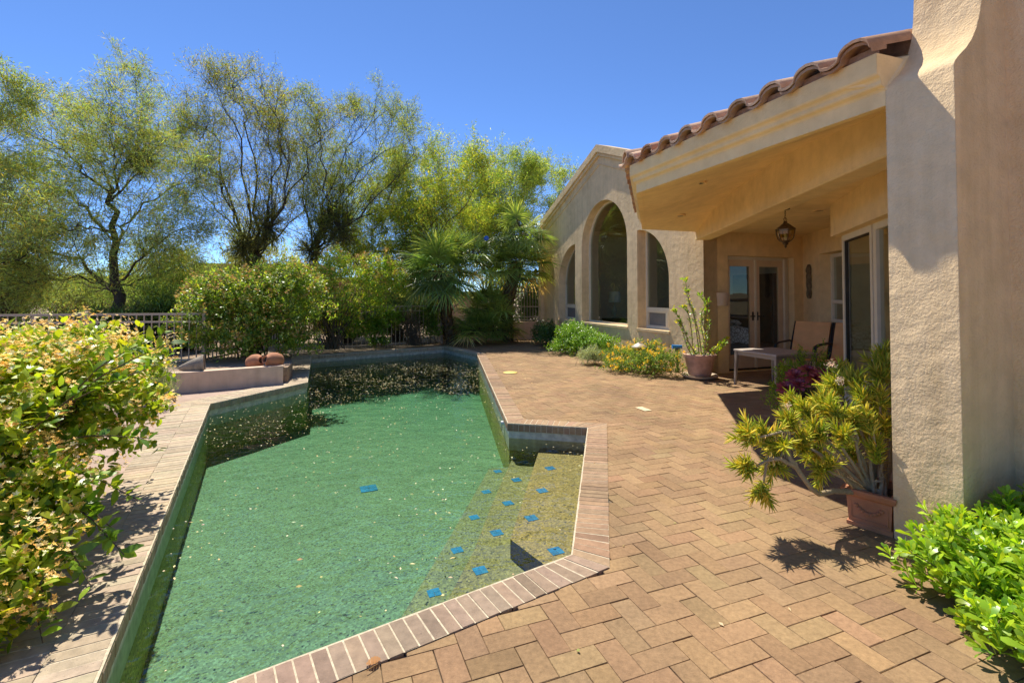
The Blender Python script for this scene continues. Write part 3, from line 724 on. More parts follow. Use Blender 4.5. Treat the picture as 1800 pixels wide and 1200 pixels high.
for i in range(NU+1):
    u = i/NU; ze = float(np.interp(u, us, zz))+.02; b = BN.lerp(BF, u)
    V += [Vector((*b[:2], ze)), Vector((*b[:2], 2.372)), Vector((*(b+bnv*.014)[:2], 2.36)), Vector((*(b+bnv*.24)[:2], 2.36)), Vector((*(b+bnv*.24)[:2], 2.9))]
mb.mesh(V, [(i*5+j, (i+1)*5+j, (i+1)*5+j+1, i*5+j+1) for i in range(NU) for j in range(4)])
mb.face(V[-5:]); mb.build('porch_beam', M_stp, house)
# porch ceiling and roof slab
mb = MB(); mb.face([Vector((*q, 2.535)) for q in ((2.6, 2.7), (3.3, 8.5), (3.42, 8.6), (5.7, 9.4), (7.5, 9.4), (7.5, 2.7))]); mb.build('porch_ceiling', M_stp, house)
mb = MB(); mb.prism([tuple(q[:2]) for q in (FP[0]+hn*.3, Vector((3.0, 2.9, 0)), Vector((8.5, 2.9, 0)), Vector((8.5, 10.3, 0)), hp(.1, 2.3), hp(.1, .1), FP[2]+Vector((.12, 0, 0)), FP[1]+Vector((.15, 0, 0)))], 2.86, 2.90); mb.build('roof_slab', M_stp, house)
M_can = simple('can_light', (0.035, 0.025, 0.02), 0.5)
for x, y in ((1228, 323), (1195, 380), (1440, 371)):
    a, b, c = ray(x, y)
    # find the soffit height along the ray
    z = 2.535
    if x < 1300:
        best = min(V2 for V2 in [((q.x/q.y-a/b)**2+((q.z-H)/q.y-c/b)**2, i) for i, q in enumerate(sof.data.vertices[j].co for j in range(len(sof.data.vertices)))])
        q = sof.data.vertices[best[1]].co; z = q.z
    k = (z-.004-H)/c; pos = Vector((a*k, b*k, z-.004))
    mb = MB(); mb.lathe([(.085, .02), (.085, -.004), (.066, -.004), (.062, .012), (.0, .012)], pos, 20, cap=False); rl = mb.build('recessed_light', M_stp, house)
    mb = MB(); mb.lathe([(.058, .004), (.0, .004)], pos, 20, cap=False); mb.build('lamp_opening', M_can, rl)
# ---- tile roof
M_tile = tintmat('roof_tile', 0.85, 0.25, 9, 0.3, 0.004, 80)
mb = MB(); rt = random.Random(4); PIT = 0.30
def sprof(u):    # u 0..1 -> z
    if u < .62: x = (u-.31)/.31; return 0.072*math.sqrt(max(0, 1-x*x))
    x = (u-.81)/.19; return -0.022*(1-x*x)
def tile_side(A, B, inn, u0, u1, hipA, hipB, per=0.305):
    e = (B-A).normalized(); L = (B-A).length; n = int(L/per)+1
    US = [0, .03, .08, .16, .31, .46, .54, .59, .62, .7, .81, .92, 1.0]
    for k in range(-1, n+1):
        c0 = k*per
        if c0 < -0.05 or c0 > L-.02: continue
        for cse in range(0, 8):
            w0, w1 = cse*.40-.13, (cse+1)*.40-.02
            if hipB is not None and w0+.13 > (L-c0-.1)*hipB: continue
            if hipA is not None and w0+.13 > (c0+.2)*hipA: continue
            base = rt.choice([(.50, .31, .195), (.45, .26, .16), (.56, .37, .245), (.42, .28, .19), (.52, .28, .165)]); v = rt.uniform(.75, 1.2); t = tuple(b*v for b in base)
            lays = ((0.004, 0), (0.030, .0)) if cse == 0 else ((0.004, 0),)
            for li, (dz, _) in enumerate(lays):
                w1_ = w1 if li == len(lays)-1 else w0+.14
                w0_ = w0+(.012 if li == 0 and len(lays) > 1 else 0)+rt.uniform(-.006, .006); jz = rt.uniform(-.004, .004); js = rt.uniform(-.006, .006)
                V = []
                for w in (w0_, w1_):
                    for th in (0, -.020):
                        for u in US:
                            z = 2.825+dz+jz+sprof(u)+th+PIT*(w+.13)+(.03 if w == w0_ and cse > 0 else 0)
                            q = A+e*(c0+js+u*per*1.03)+inn*w; V.append(Vector((q.x, q.y, z)))
                m = len(US); Fs = []
                for j in range(m-1):
                    Fs += [(j, j+1, 2*m+j+1, 2*m+j), (m+j+1, m+j, 3*m+j, 3*m+j+1), (j+1, j, m+j, m+j+1)]
                Fs += [(0, 2*m, 3*m, m), (m-1, 2*m-1, 4*m-1, 3*m-1)]
                mb.mesh(V, Fs, t if li == 0 or len(lays) == 1 else tuple(x*1.05 for x in t), True)
i0, i1 = -ns[0], -ns[1]
hipt = math.tan((math.pi-math.acos(max(-1, min(1, (FP[0]-FP[1]).normalized().dot((FP[2]-FP[1]).normalized())))))/2)
ha = math.acos((FP[0]-FP[1]).normalized().dot((FP[2]-FP[1]).normalized()))/2
tile_side(FP[0], FP[1], i0, 0, 1, None, math.tan(ha))
tile_side(FP[1], FP[2], i1, 0, 1, math.tan(ha), None)
# hip caps
hd_ = ((FP[0]-FP[1]).normalized()+(FP[2]-FP[1]).normalized()).normalized()
for k in range(7):
    a = FP[1]-hd_*.13+hd_*(k*.38); b = a+hd_*.42; za = 2.905+PIT*math.sin(ha)*(k*.38)+(.02); zb = 2.89+PIT*math.sin(ha)*(k*.38+.42)
    V = []; x = Vector((-hd_.y, hd_.x, 0)); m = 9
    for q, z, r_ in ((a, za, .105), (a, za, .088), (b, zb, .09), (b, zb, .075)):
        for j in range(m):
            an = math.pi*j/(m-1); V.append(Vector((*(q+x*math.cos(an)*r_)[:2], z+math.sin(an)*r_-.05)))
    Fs = []
    for j in range(m-1): Fs += [(j, j+1, 2*m+j+1, 2*m+j), (m+j, m+j+1, j+1, j), (m+j+1, m+j, 3*m+j, 3*m+j+1)]
    v = rt.uniform(.9, 1.15); mb.mesh(V, Fs, (.45*v, .29*v, .19*v), True)
mb.build('tile_roof', M_tile, house)
M_bed = simple('tile_mortar', (0.36, 0.22, 0.145), 0.95, var=0.2, nscale=20, bmp=0.01, bscale=40)
mb = MB()
for i in range(2):
    a, b, c, d = foff(i, .045), foff(i+1, .045), foff(i+1, -.02), foff(i, -.02)
    mb.face([Vector((*a[:2], 2.816)), Vector((*b[:2], 2.816)), Vector((*b[:2], 2.865)), Vector((*a[:2], 2.865))]); mb.face([Vector((*a[:2], 2.865)), Vector((*b[:2], 2.865)), Vector((*c[:2], 2.9)), Vector((*d[:2], 2.9))])
mb.build('tile_bedding', M_bed, house)
# ---- buttress pier with flared chimney
PA = FP[0]; pd = -hd
pp_ = lambda t, s, z: Vector((*(PA+pd*t+hn*s)[:2], z))
prof2 = [(0, -.1), (0, 2.60), (.012, 2.628), (.05, 2.665), (.10, 2.705), (.15, 2.76), (.195, 2.835), (.23, 2.93), (.252, 3.05), (.268, 3.25), (.275, 3.6), (.275, 6.0), (.62, 6.0), (.62, -.1)]
mb = MB()
tri = tessellate_polygon([[Vector((a, b, 0)) for a, b in prof2]])
for t_ in (0.0, 0.34): mb.mesh([pp_(t_, a, b) for a, b in prof2], [tuple(t) for t in tri])
for i in range(len(prof2)):
    a, b = prof2[i], prof2[(i+1) % len(prof2)]; mb.face([pp_(0, *a), pp_(.34, *a), pp_(.34, *b), pp_(0, *b)], smooth=True)
fixn(mb.build('buttress_pier', M_stpier, house))
mb = MB()   # tall side wall running past the camera, and the added shadow caster above
q = [pp_(.33, .435, 0), pp_(7.5, .435, 0), pp_(7.5, .9, 0), pp_(.33, .9, 0)]; mb.prism([tuple(x[:2]) for x in q][::1], -.1, 6.0)
fixn(mb.build('side_wall', M_stpier, house))
mb = MB(); q = [pp_(.10, .0, 0), pp_(.5, .0, 0), pp_(.5, .6, 0), pp_(.10, .6, 0)]; mb.prism([tuple(x[:2]) for x in q], 3.95, 4.2); fixn(mb.build('shadow_cap', M_stpier, house))  # unseen block above the chimney, added to cast a diagonal shadow on its face
# stucco saddle between the tiles and the flare
A0 = FP[0]+hd*.24; bm = bmesh.new()
for q, z in ((A0+ns[0]*.068, 2.812), (A0+ns[0]*.068, 2.70), (A0+hn*.12, 2.90), (A0+hn*.12, 2.70), (FP[0]-hd*.01, 2.60), (FP[0]-hd*.01+hn*.052, 2.668), (FP[0]-hd*.01+hn*.11, 2.715), (FP[0]-hd*.01+hn*.2, 2.84), (FP[0]-hd*.01+hn*.2, 2.62), (FP[0]+hd*.1+ns[0]*.04, 2.76), (FP[0]+hd*.1+ns[0]*.045, 2.66)):
    bm.verts.new((q.x, q.y, z))
bmesh.ops.convex_hull(bm, input=bm.verts); me = bpy.data.meshes.new('stucco_saddle'); bm.to_mesh(me); bm.free(); so_ = link('stucco_saddle', me, M_stp, house)
# ================================================================ walls, fences, furniture
M_wall = stucco('garden_wall_stucco', (0.68, 0.49, 0.34), 0.6)
M_plw = stucco('planter_stucco', (0.68, 0.52, 0.40), 0.5)
M_fence = simple('tan_fence_paint', (0.42, 0.34, 0.25), 0.55, var=0.08, spec=0.4)
M_terra = simple('terracotta', (0.46, 0.20, 0.105), 0.85, var=0.22, nscale=7, bmp=0.003, bscale=50)
M_terra2 = simple('weathered_terracotta', (0.50, 0.30, 0.21), 0.9, var=0.25, nscale=9, bmp=0.004, bscale=50)
M_stone = simple('grey_stone', (0.30, 0.25, 0.19), 0.9, var=0.3, nscale=10, bmp=0.012, bscale=30)
M_potsoil = simple('potting_soil', (0.07, 0.05, 0.035), 0.95, var=0.4, nscale=30, bmp=0.01)
def strip_wall(mb, pts, th, z0, z1, side=1):
    n = len(pts); out = []
    for i, p_ in enumerate(pts):
        d_ = (pts[min(i+1, n-1)]-pts[max(i-1, 0)]).normalized(); out.append(Vector((p_.x-d_.y*th*side, p_.y+d_.x*th*side, 0)))
    poly = [tuple(q[:2]) for q in pts]+[tuple(q[:2]) for q in out[::-1]]
    if side < 0: poly = poly[::-1]
    mb.prism(poly, z0, z1)
# planter wall on the left with its soil
pwp = [Vector((-5.9, 6.45, 0)), gp(334, 689), gp(436, 680), gp(436, 680)+(gp(436, 680)-gp(334, 689))*.66]
mb = MB(); strip_wall(mb, pwp, .16, -.1, .285)
pw = fixn(mb.build('planter_wall', M_plw)); tag(pw, 'low pinkish stucco planter wall left of the pool below the jugs', 'wall')
mb = MB(); mb.prism([tuple(q[:2]) for q in (pwp[0]+Vector((0, .12, 0)), pwp[1]+Vector((0, .12, 0)), pwp[3]+Vector((0, .14, 0)), Vector((-3.75, 8.3, 0)), Vector((-5.1, 10.9, 0)), Vector((-5.9, 11.2, 0)), Vector((-6.3, 8.0, 0)), Vector((-8.5, 7.2, 0)))], -.1, .24)
tag(fixn(mb.build('planter_soil', M_soil)), kind='structure')
def fence(name, pts, z0, z1, label, npost, mid=None, spacing=.115, rails=None):
    c = pts[0]; root = empty(name, (c.x, c.y, z0), label, 'fence')
    mb = MB(); rails = rails or (z1, z1-.13, z0+.05)
    for a, b in zip(pts[:-1], pts[1:]):
        d_ = (b-a); L = d_.length; d_ = d_.normalized(); M = rotz(math.atan2(d_.y, d_.x))
        for z in rails: mb.box((a+b)/2+Vector((0, 0, z)), (L, .032, .028 if z != z1 else .036), M)
        n = int(L/spacing)
        for i in range(n+1):
            q = a+d_*(i*spacing); mb.box(q+Vector((0, 0, (z0+z1)/2)), (.016, .016, z1-z0), M)
    mb.build('picket_panel', M_fence, root)
    for a, b in zip(pts[:-1], pts[1:]):
        d_ = (b-a); L = d_.length; k = max(1, round(L/1.9))
        for i in range(k+1):
            mb = MB(); mb.box(a+d_*(i/k)+Vector((0, 0, (z0+z1)/2+.02)), (.052, .052, z1-z0+.1), rotz(math.atan2(d_.y, d_.x))); mb.build('post', M_fence, root)
fence('metal_fence', [Vector((-10.5, 7.35, 0)), Vector((-5.3, 8.35, 0)), Vector((-5.25, 11.35, 0))], .24, 1.07, 'tan metal picket fence behind the left planter and flowering bush', 3)
fence('metal_fence', [Vector((-5.15, 11.45, 0)), Vector((-2.0, 13.75, 0))], .05, 1.09, 'tan metal picket fence right behind the far pool edge', 2)
# low wall at the far right with fence on top
lw = [hp(7.35, -.02), hp(7.2, -1.1), Vector((-.9, 14.95, 0)), Vector((-1.7, 14.4, 0)), Vector((-2.0, 13.95, 0))]
mb = MB(); strip_wall(mb, lw, .2, -.1, .55, -1); tag(fixn(mb.build('low_wall', M_wall)), 'low tan stucco wall behind the palms, meeting the arched house wall', 'wall')
fence('metal_fence', [hp(7.42, -.06), hp(7.32, -1.35)], .57, 1.64, 'short tan metal picket fence panel standing on the low wall beside the house', 1, spacing=.1, rails=(1.64, 1.5, 1.02, .70, .60))
mb = MB(); q = [hp(7.3, -.0), hp(7.3, -.13), hp(7.5, -.13), hp(7.5, 0)]; mb.prism([tuple(x[:2]) for x in q], -.1, 3.5); fixn(mb.build('corner_pilaster', M_st, house))
# terracotta jugs lying on the planter
def jug(pos, a, s, label):
    root = empty('terracotta_jug', pos, label, 'jug', 'jugs lying in the left planter'); mb = MB()
    M = rotz(a) @ Matrix.Rotation(R(78), 3, 'X')
    prof = [(0.03, -.17), (.09, -.165), (.13, -.12), (.148, -.03), (.14, .05), (.105, .12), (.066, .155), (.06, .17), (.072, .19), (.074, .2), (.055, .2), (.046, .165), (.08, .11), (.0, -.12)]
    mb.lathe([(r_*s, z*s) for r_, z in prof], pos, 28, M=M, cap=False); mb.build('jug_body', M_terra, root)
    mb = MB(); mb.lathe([(.0, .168*s), (.05*s, .168*s)], pos, 20, M=M, cap=False); mb.build('mouth', M_dark, root)  # dark disc across the neck stands in for the shade inside the jug
jug(pz(481, 633, 7.75), R(-24), .85, 'lying terracotta jug with its dark mouth turned to the pool'); jug(pz(449, 636, 7.78), R(60), .85, 'lying terracotta jug half hidden under shrub leaves, left of the open mouthed jug')
# grey broken urn
pos = pz(342, 643, 7.2); root = empty('broken_urn', pos, 'weathered grey broken urn lying on its side at the planter edge', 'urn'); mb = MB(); M = rotz(R(-62)) @ Matrix.Rotation(R(96), 3, 'X')
mb.lathe([(.0, .2), (.03, .19), (.07, .10), (.11, 0), (.14, -.1), (.135, -.12), (.115, -.12), (.09, 0), (.05, .1), (.0, .15)], pos, 20, M=M, cap=False); mb.build('urn_body', M_stone, root)
mb = MB(); mb.lathe([(.143, -.095), (.152, -.11), (.15, -.125), (.13, -.125), (.112, -.12)], pos, 20, M=M, cap=False); mb.build('rim', M_stone, root)
def rock(name, pos, size, mat, label, catg, seed=1):
    bm = bmesh.new(); bmesh.ops.create_icosphere(bm, subdivisions=3, radius=1); rg = random.Random(seed)
    ks = [(Vector((rg.gauss(0, 1), rg.gauss(0, 1), rg.gauss(0, 1))).normalized(), rg.uniform(.5, .85)) for _ in range(9)]
    for v in bm.verts:
        for d_, h_ in ks:
            e_ = v.co.dot(d_)
            if e_ > h_: v.co -= d_*(e_-h_)
        v.co = Vector((v.co.x*size[0], v.co.y*size[1], v.co.z*size[2]))+Vector(pos)
    me = bpy.data.meshes.new(name); bm.to_mesh(me); bm.free(); return tag(link(name, me, mat), label, catg)
rock('stone', gp(482, 664)+Vector((0, .03, .09)), (.13, .1, .14), simple('red_stone', (.36, .17, .13), .9, var=.3, nscale=12, bmp=.01, bscale=40), 'reddish stone at the end of the planter wall beside the pool coping', 'stone', 4)
# path light
pos = gp(1124, 652); root = empty('path_light', pos, 'pale mushroom path light standing among yellow lantana flowers', 'path light')
top = pz(1124, 606, pos.y).z; M_lamp = simple('pale_lamp_metal', (.50, .44, .35), .5, metal=.3, var=.1)
mb = MB(); mb.tube([pos, pos+Vector((0, 0, top-.06))], .018, 10); mb.build('stem', M_dark, root)
mb = MB(); mb.lathe([(.0, .05), (.025, .05), (.03, .035), (.075, .012), (.135, -.025), (.14, -.04), (.13, -.042), (.05, -.025), (.04, -.08), (0, -.08)], pos+Vector((0, 0, top)), 24, cap=False); mb.build('shade', M_lamp, root)
# hose valve
pos = gp(1191, 655); root = empty('irrigation_valve', pos, 'blue handled irrigation valve on a grey pipe behind the lantana', 'valve'); zt = pz(1191, 609, pos.y).z
mb = MB(); mb.tube([pos, pos+Vector((0, 0, zt-.02))], .022, 10); mb.lathe([(.0, -.06), (.035, -.06), (.045, -.02), (.045, .0), (.03, .03), (0, .03)], pos+Vector((0, 0, zt-.03)), 14); mb.build('pipe', simple('brass_pipe', (.16, .13, .10), .5, .4), root)
mb = MB(); M_bl = simple('blue_plastic', (.03, .22, .55), .4, var=.05); mb.tube([pos+Vector((-.085, -.02, zt)), pos+Vector((.075, -.01, zt))], [.035, .03], 12); mb.tube([pos+Vector((-.1, -.02, zt)), pos+Vector((-.08, -.02, zt))], .042, 12); mb.build('valve_handle', M_bl, root)
# skimmer lid, flat grey thing by the low wall
pos = gp(897, 655, .004); mb = MB(); mb.lathe([(.0, .012), (.118, .012), (.128, .008), (.13, 0), (.0, 0)], pos, 32, cap=False); o = mb.build('skimmer_lid', simple('yellow_plastic', (.72, .56, .16), .5, var=.08)); tag(o, 'round yellow skimmer lid set in the pavers beside the pool', 'skimmer lid')
pos = gp(1131, 719, .003); mb = MB(); mb.box(pos+Vector((0, 0, .004)), (.20, .10, .004), rotz(R(-69))); tag(mb.build('pale_paver', simple('pale_paver', (.72, .58, .36), .8, var=.12, nscale=20)), 'single pale cream paver lying in the middle of the patio', 'paver')
rock('stepping_stone', gp(943, 591)+Vector((0, 0, .05)), (.35, .28, .09), simple('pale_grey_stone', (.45, .42, .38), .9, var=.2, bmp=.008, bscale=40), 'flat pale grey stone at the foot of the low wall by the dark bush', 'stone', 9)
# curled dry leaf on the coping bottom
pos = gp(655, 1168, .008); mb = MB()
for i in range(6):
    a0, a1 = (i-3)*.32, (i-2)*.32; w0, w1 = .02*math.sin(math.pi*(i+.15)/6.3), .02*math.sin(math.pi*(i+1)/6.3)
    P_ = lambda a_, w_: pos+Vector((.03*math.sin(a_)+w_*.2, -w_+.004*i, .012*(1-math.cos(a_))+abs(w_)*.5))
    mb.face([P_(a0, -w0), P_(a0, w0), P_(a1, w1), P_(a1, -w1)], (.30, .15, .06))
mb.tube([pos+Vector((.02, 0, .005)), pos+Vector((-.012, -.035, .006))], .0018, 5, (.3, .18, .08)); tag(mb.build('dry_leaf', M_petal), 'curled brown dry leaf lying on the near pool coping', 'leaf')
# ---------------------------------------------------------------- table
tp = Vector((3.98, 7.36, 0)); root = empty('patio_table', tp, 'low square grey stone topped metal patio table in front of the loveseat', 'table')
M_ttop = simple('grey_table_top', (.46, .40, .34), .55, var=.12, nscale=18); M_tleg = simple('taupe_metal', (.36, .31, .26), .45, metal=.4, var=.08)
HZ = rotz(HA); mb = MB(); mb.box(tp+Vector((0, 0, .538)), (.80, .80, .03), HZ); mb.build('table_top', M_ttop, root, .008)
mb = MB()
for sx, sy in ((0, -1), (0, 1), (-1, 0), (1, 0)): mb.box(tp+HZ @ Vector((sx*.36, sy*.36, 0))+Vector((0, 0, .495)), (.70 if sx == 0 else .03, .70 if sy == 0 else .03, .054), HZ)
mb.build('apron', M_tleg, root)
for sx, sy in ((-1, -1), (1, -1), (1, 1), (-1, 1)):
    mb = MB(); t0 = tp+HZ @ Vector((sx*.365, sy*.365, 0)); b0 = tp+HZ @ Vector((sx*.385, sy*.385, 0))
    mb.mesh([q+HZ @ Vector((i*w_, j*w_, 0))+Vector((0, 0, z)) for q, w_, z in ((b0, .014, 0), (t0, .024, .523)) for i, j in ((-1, -1), (1, -1), (1, 1), (-1, 1))], [(3, 2, 1, 0), (4, 5, 6, 7), (0, 1, 5, 4), (1, 2, 6, 5), (2, 3, 7, 6), (3, 0, 4, 7)]); mb.build('leg', M_tleg, root)
# ---------------------------------------------------------------- loveseat (two sling chairs)
M_sling = simple('orange_sling', (.74, .40, .16), .8, var=.1, nscale=5, bmp=.002, bscale=300); M_blackm = simple('black_metal', (.03, .027, .025), .4, metal=.5, var=.1)
bl = Vector((.58, -.82, 0)).normalized(); fc = Vector((-.82, -.58, 0)).normalized()
def loveseat(org, label):
    root = empty('patio_chair', org, label, 'chair', 'orange sling chairs on the porch'); wd = .57
    pt = lambda w_, f_, z: org+bl*w_+fc*f_+Vector((0, 0, z))
    prof = [(-.02, .95), (.0, .955), (.04, .86), (.11, .66), (.18, .46), (.22, .40), (.30, .39), (.5, .42), (.66, .44), (.70, .43), (.71, .40)]
    th = .05
    n = len(prof); V = []
    for w_ in (0.02, wd-.02):
        for k, (f_, z) in enumerate(prof):
            a = prof[max(0, k-1)]; b = prof[min(n-1, k+1)]; dx, dz = b[0]-a[0], b[1]-a[1]; l_ = math.hypot(dx, dz); V += [pt(w_, f_, z), pt(w_, f_+dz/l_*th, z-dx/l_*th)]
    def seg(i0, i1, nm):
        mb = MB(); Fs = []
        for k in range(i0, i1): a, b, c, d = 2*k, 2*k+2, 2*n+2*k+2, 2*n+2*k; Fs += [(a, b, c, d), (d+1, c+1, b+1, a+1), (a+1, b+1, b, a), (d, c, c+1, d+1)]
        Fs += [(2*i0, 2*n+2*i0, 2*n+2*i0+1, 2*i0+1), (2*i1, 2*i1+1, 2*n+2*i1+1, 2*n+2*i1)]; mb.mesh(V, Fs, smooth=True); fixn(mb.build(nm, M_sling, root))
    seg(0, 5, 'backrest'); seg(5, 10, 'seat')
    for w_ in (0.0, wd):
        mb = MB(); mb.tube([pt(w_, -.03, .95), pt(w_, .09, .66), pt(w_, .19, .38), pt(w_, .7, .41)], .016, 8); mb.build('side_frame', M_blackm, root)
        mb = MB(); mb.tube([pt(w_, .10, .62), pt(w_, .2, .64), pt(w_, .55, .625), pt(w_, .66, .60), pt(w_, .68, .5), pt(w_, .64, .40)], [.016]*6, 8); mb.build('armrest', M_blackm, root)
        mb = MB(); mb.tube([pt(w_, .62, .40), pt(w_, .68, .0)], .015, 8); mb.build('leg', M_blackm, root)
        mb = MB(); mb.tube([pt(w_, .2, .39), pt(w_, .02, .0)], .015, 8); mb.build('leg', M_blackm, root)
o_ = Vector((4.80, 8.22, 0)); loveseat(o_, 'orange sling patio chair left of its twin, black armrest toward the doors'); loveseat(o_+bl*.60, 'orange sling patio chair right of its twin, half hidden by the glass bay')
# ---------------------------------------------------------------- lantern
M_bronze = simple('aged_bronze', (.14, .095, .05), .5, metal=.7, var=.3, nscale=30); M_amber = glassmat('seeded_amber_glass', (.80, .68, .40), 2.0)
lpos = Vector((.567*6.36, 6.36, 2.535)); root = empty('hanging_lantern', lpos, 'bronze hanging lantern with amber glass under the porch ceiling', 'lantern')
zb = lpos.z-(438-367)/850*6.36; zt = lpos.z-(391-367)/850*6.36
mb = MB(); mb.lathe([(0, 0), (.06, 0), (.055, -.012), (.02, -.02), (0, -.02)], lpos, 20, cap=False); mb.build('canopy', M_bronze, root)
mb = MB(); k = 0; z = lpos.z-.018
while z > zt+.055:
    c = Vector((lpos.x, lpos.y, z-.014)); e_ = Vector((1, 0, 0)) if k % 2 else Vector((0, 1, 0)); pts = [c+e_*(.0085*math.cos(a))+Vector((0, 0, .017*math.sin(a))) for a in np.linspace(0, 2*math.pi, 11)]; mb.tube(pts, .0028, 5, cap=False); z -= .026; k += 1
c = Vector((lpos.x, lpos.y, zt+.035)); mb.tube([c+Vector((.022*math.cos(a), 0, .022*math.sin(a))) for a in np.linspace(0, 2*math.pi, 15)], .004, 6, cap=False); mb.build('chain', M_bronze, root)
c = Vector((lpos.x, lpos.y, zt)); rM = rotz(.3)
mb = MB(); mb.lathe([(0, .015), (.022, .012), (.025, -.012), (.05, -.03), (.09, -.062), (.125, -.092), (.124, -.10), (.10, -.10), (.0, -.085)], c, 6, M=rM, cap=False); mb.build('roof', M_bronze, root, flat=True)
mb = MB(); mb.lathe([(.105, -.10), (.10, -.16), (.085, -.21), (.06, -.245)], c, 6, M=rM, cap=False); mb.build('glass', M_amber, root, flat=True)
mb = MB()
for k in range(6):
    a = .3+k*math.pi/3; u_ = Vector((math.cos(a), math.sin(a), 0)); mb.tube([c+u_*r_+Vector((0, 0, z)) for r_, z in ((.112, -.10), (.108, -.16), (.092, -.215), (.062, -.25), (.03, -.265))], .006, 6)
mb.build('arm', M_bronze, root)
mb = MB(); mb.lathe([(.0, -.245), (.062, -.245), (.05, -.262), (.03, -.27), (.036, -.285), (.02, -.30), (.012, -.31), (.016, -.325), (0, -.345)], c, 16, cap=False); mb.build('finial', M_bronze, root)
mb = MB(); mb.tube([c+Vector((0, 0, -.24)), c+Vector((0, 0, -.15))], .014, 10); mb.build('candle_sleeve', M_frame, root)
# ---------------------------------------------------------------- sconce and wall log
M_clay = simple('painted_clay', (.55, .42, .31), .8, var=.06)
pos = hp(-.0, .40, 1.32); root = empty('wall_sconce', pos, 'tan half round clay wall sconce beside the french doors', 'wall light'); mb = MB(); V = []; m = 14
for z, r0 in ((-.115, .105), (.115, .125)):
    for r_ in (r0, r0-.015):
        for j in range(m):
            a = math.pi*j/(m-1); q = pos+hn*(math.cos(a)*r_)-hd*(math.sin(a)*r_*.9); V.append(Vector((q.x, q.y, pos.z+z)))
Fs = []
for j in range(m-1): Fs += [(j, j+1, 2*m+j+1, 2*m+j), (m+j+1, m+j, 3*m+j, 3*m+j+1), (2*m+j, 2*m+j+1, 3*m+j+1, 3*m+j)]
mb.mesh(V, Fs, smooth=True); mb.build('shade', M_clay, root)
mb = MB(); V = [hp(0, .40, 1.21)]+[Vector((*(pos+hn*(math.cos(math.pi*j/13)*.1)-hd*(math.sin(math.pi*j/13)*.09))[:2], 1.21)) for j in range(14)]; mb.face(V); mb.build('base_plate', M_clay, root)
pos = lp(.38, 1.34, -.035); M_log = simple('weathered_wood', (.17, .13, .075), .9, var=.5, nscale=22, bmp=.02, bscale=18); rg = random.Random(2); mb = MB()
mb.tube([pos+Vector((rg.uniform(-.006, .006), rg.uniform(-.006, .006), z*.62)) for z in np.linspace(0, 1, 16)], [.03]+[.042+rg.uniform(-.008, .008) for _ in range(14)]+[.02], 10)
tag(mb.build('wooden_log', M_log), 'rough brown wooden log hung upright on the alcove wall', 'log ornament')
# ---------------------------------------------------------------- inside the bedroom
pos = hp(5.04, 1.2, 0); root = empty('table_lamp', pos+Vector((0, 0, .74)), 'table lamp with white drum shade seen through the big arched window', 'lamp')
mb = MB(); mb.lathe([(.17, 0), (.15, .30)], pos+Vector((0, 0, 1.19)), 24, cap=False); mb.build('lamp_shade', simple('white_linen', (.75, .72, .66), .9), root)
mb = MB(); mb.lathe([(0, 0), (.08, 0), (.09, .02), (.03, .05), (.06, .14), (.08, .22), (.04, .32), (.015, .36), (.012, .5), (0, .5)], pos+Vector((0, 0, .742)), 20, cap=False); mb.build('lamp_base', simple('pale_ceramic', (.5, .47, .42), .35), root)
M_wood = simple('dark_wood', (.12, .065, .035), .5, var=.3, nscale=6)
root = empty('nightstand', pos, 'dark wooden nightstand under the lamp behind the arched window', 'nightstand'); mb = MB(); mb.box(pos+Vector((0, 0, .71)), (.55, .5, .05), HZ); mb.box(pos+Vector((0, 0, .60)), (.5, .46, .17), HZ); mb.build('cabinet', M_wood, root, .01)
for sx, sy in ((-1, -1), (1, -1), (1, 1), (-1, 1)):
    mb = MB(); mb.box(pos+HZ @ Vector((sx*.22, sy*.2, 0))+Vector((0, 0, .26)), (.04, .04, .52), HZ); mb.build('leg', M_wood, root)
# bed seen through the french doors
bc = hp(2.3, 1.6, 0); root = empty('bed', bc, 'bed with patterned white duvet seen through the french doors', 'bed')
mb = MB(); mb.box(bc+Vector((0, 0, .2)), (2.0, 1.7, .3), HZ); mb.build('bed_base', M_wood, root, .02)
M_duvet, nt, n, l, p = newmat('patterned_duvet'); t = nd(n, 'ShaderNodeTexVoronoi', Scale=13.0, feature='DISTANCE_TO_EDGE'); tc = n.new('ShaderNodeTexCoord'); l.new(tc.outputs['Object'], t.inputs['Vector'])
r_ = ramp(n, l, t.outputs['Distance'], [(0.03, (.14, .10, .07)), (.09, (.72, .66, .56))]); l.new(r_.outputs['Color'], p.inputs['Base Color']); p.inputs['Roughness'].default_value = .9
V = []; nx, ny = 40, 34; rg = np.random.default_rng(3); ph = rg.uniform(0, 6, 8)
for j in range(ny+1):
    for i in range(nx+1):
        x, y = (i/nx-.5)*2.1, (j/ny-.5)*1.9; ex = max(0, abs(x)-.98), max(0, abs(y)-.84); dr = (ex[0]+ex[1])*3.2
        z = .66+.03*math.sin(5*x+ph[0]+2*y)+.03*math.sin(7*y+ph[1]-3*x)+.015*math.sin(13*x+9*y+ph[2])-min(dr, .42)*.9; V.append(bc+HZ @ Vector((x, y, 0))+Vector((0, 0, z)))
mb = MB(); mb.mesh(V, [(j*(nx+1)+i, j*(nx+1)+i+1, (j+1)*(nx+1)+i+1, (j+1)*(nx+1)+i) for j in range(ny) for i in range(nx)], smooth=True); mb.build('duvet', M_duvet, root)
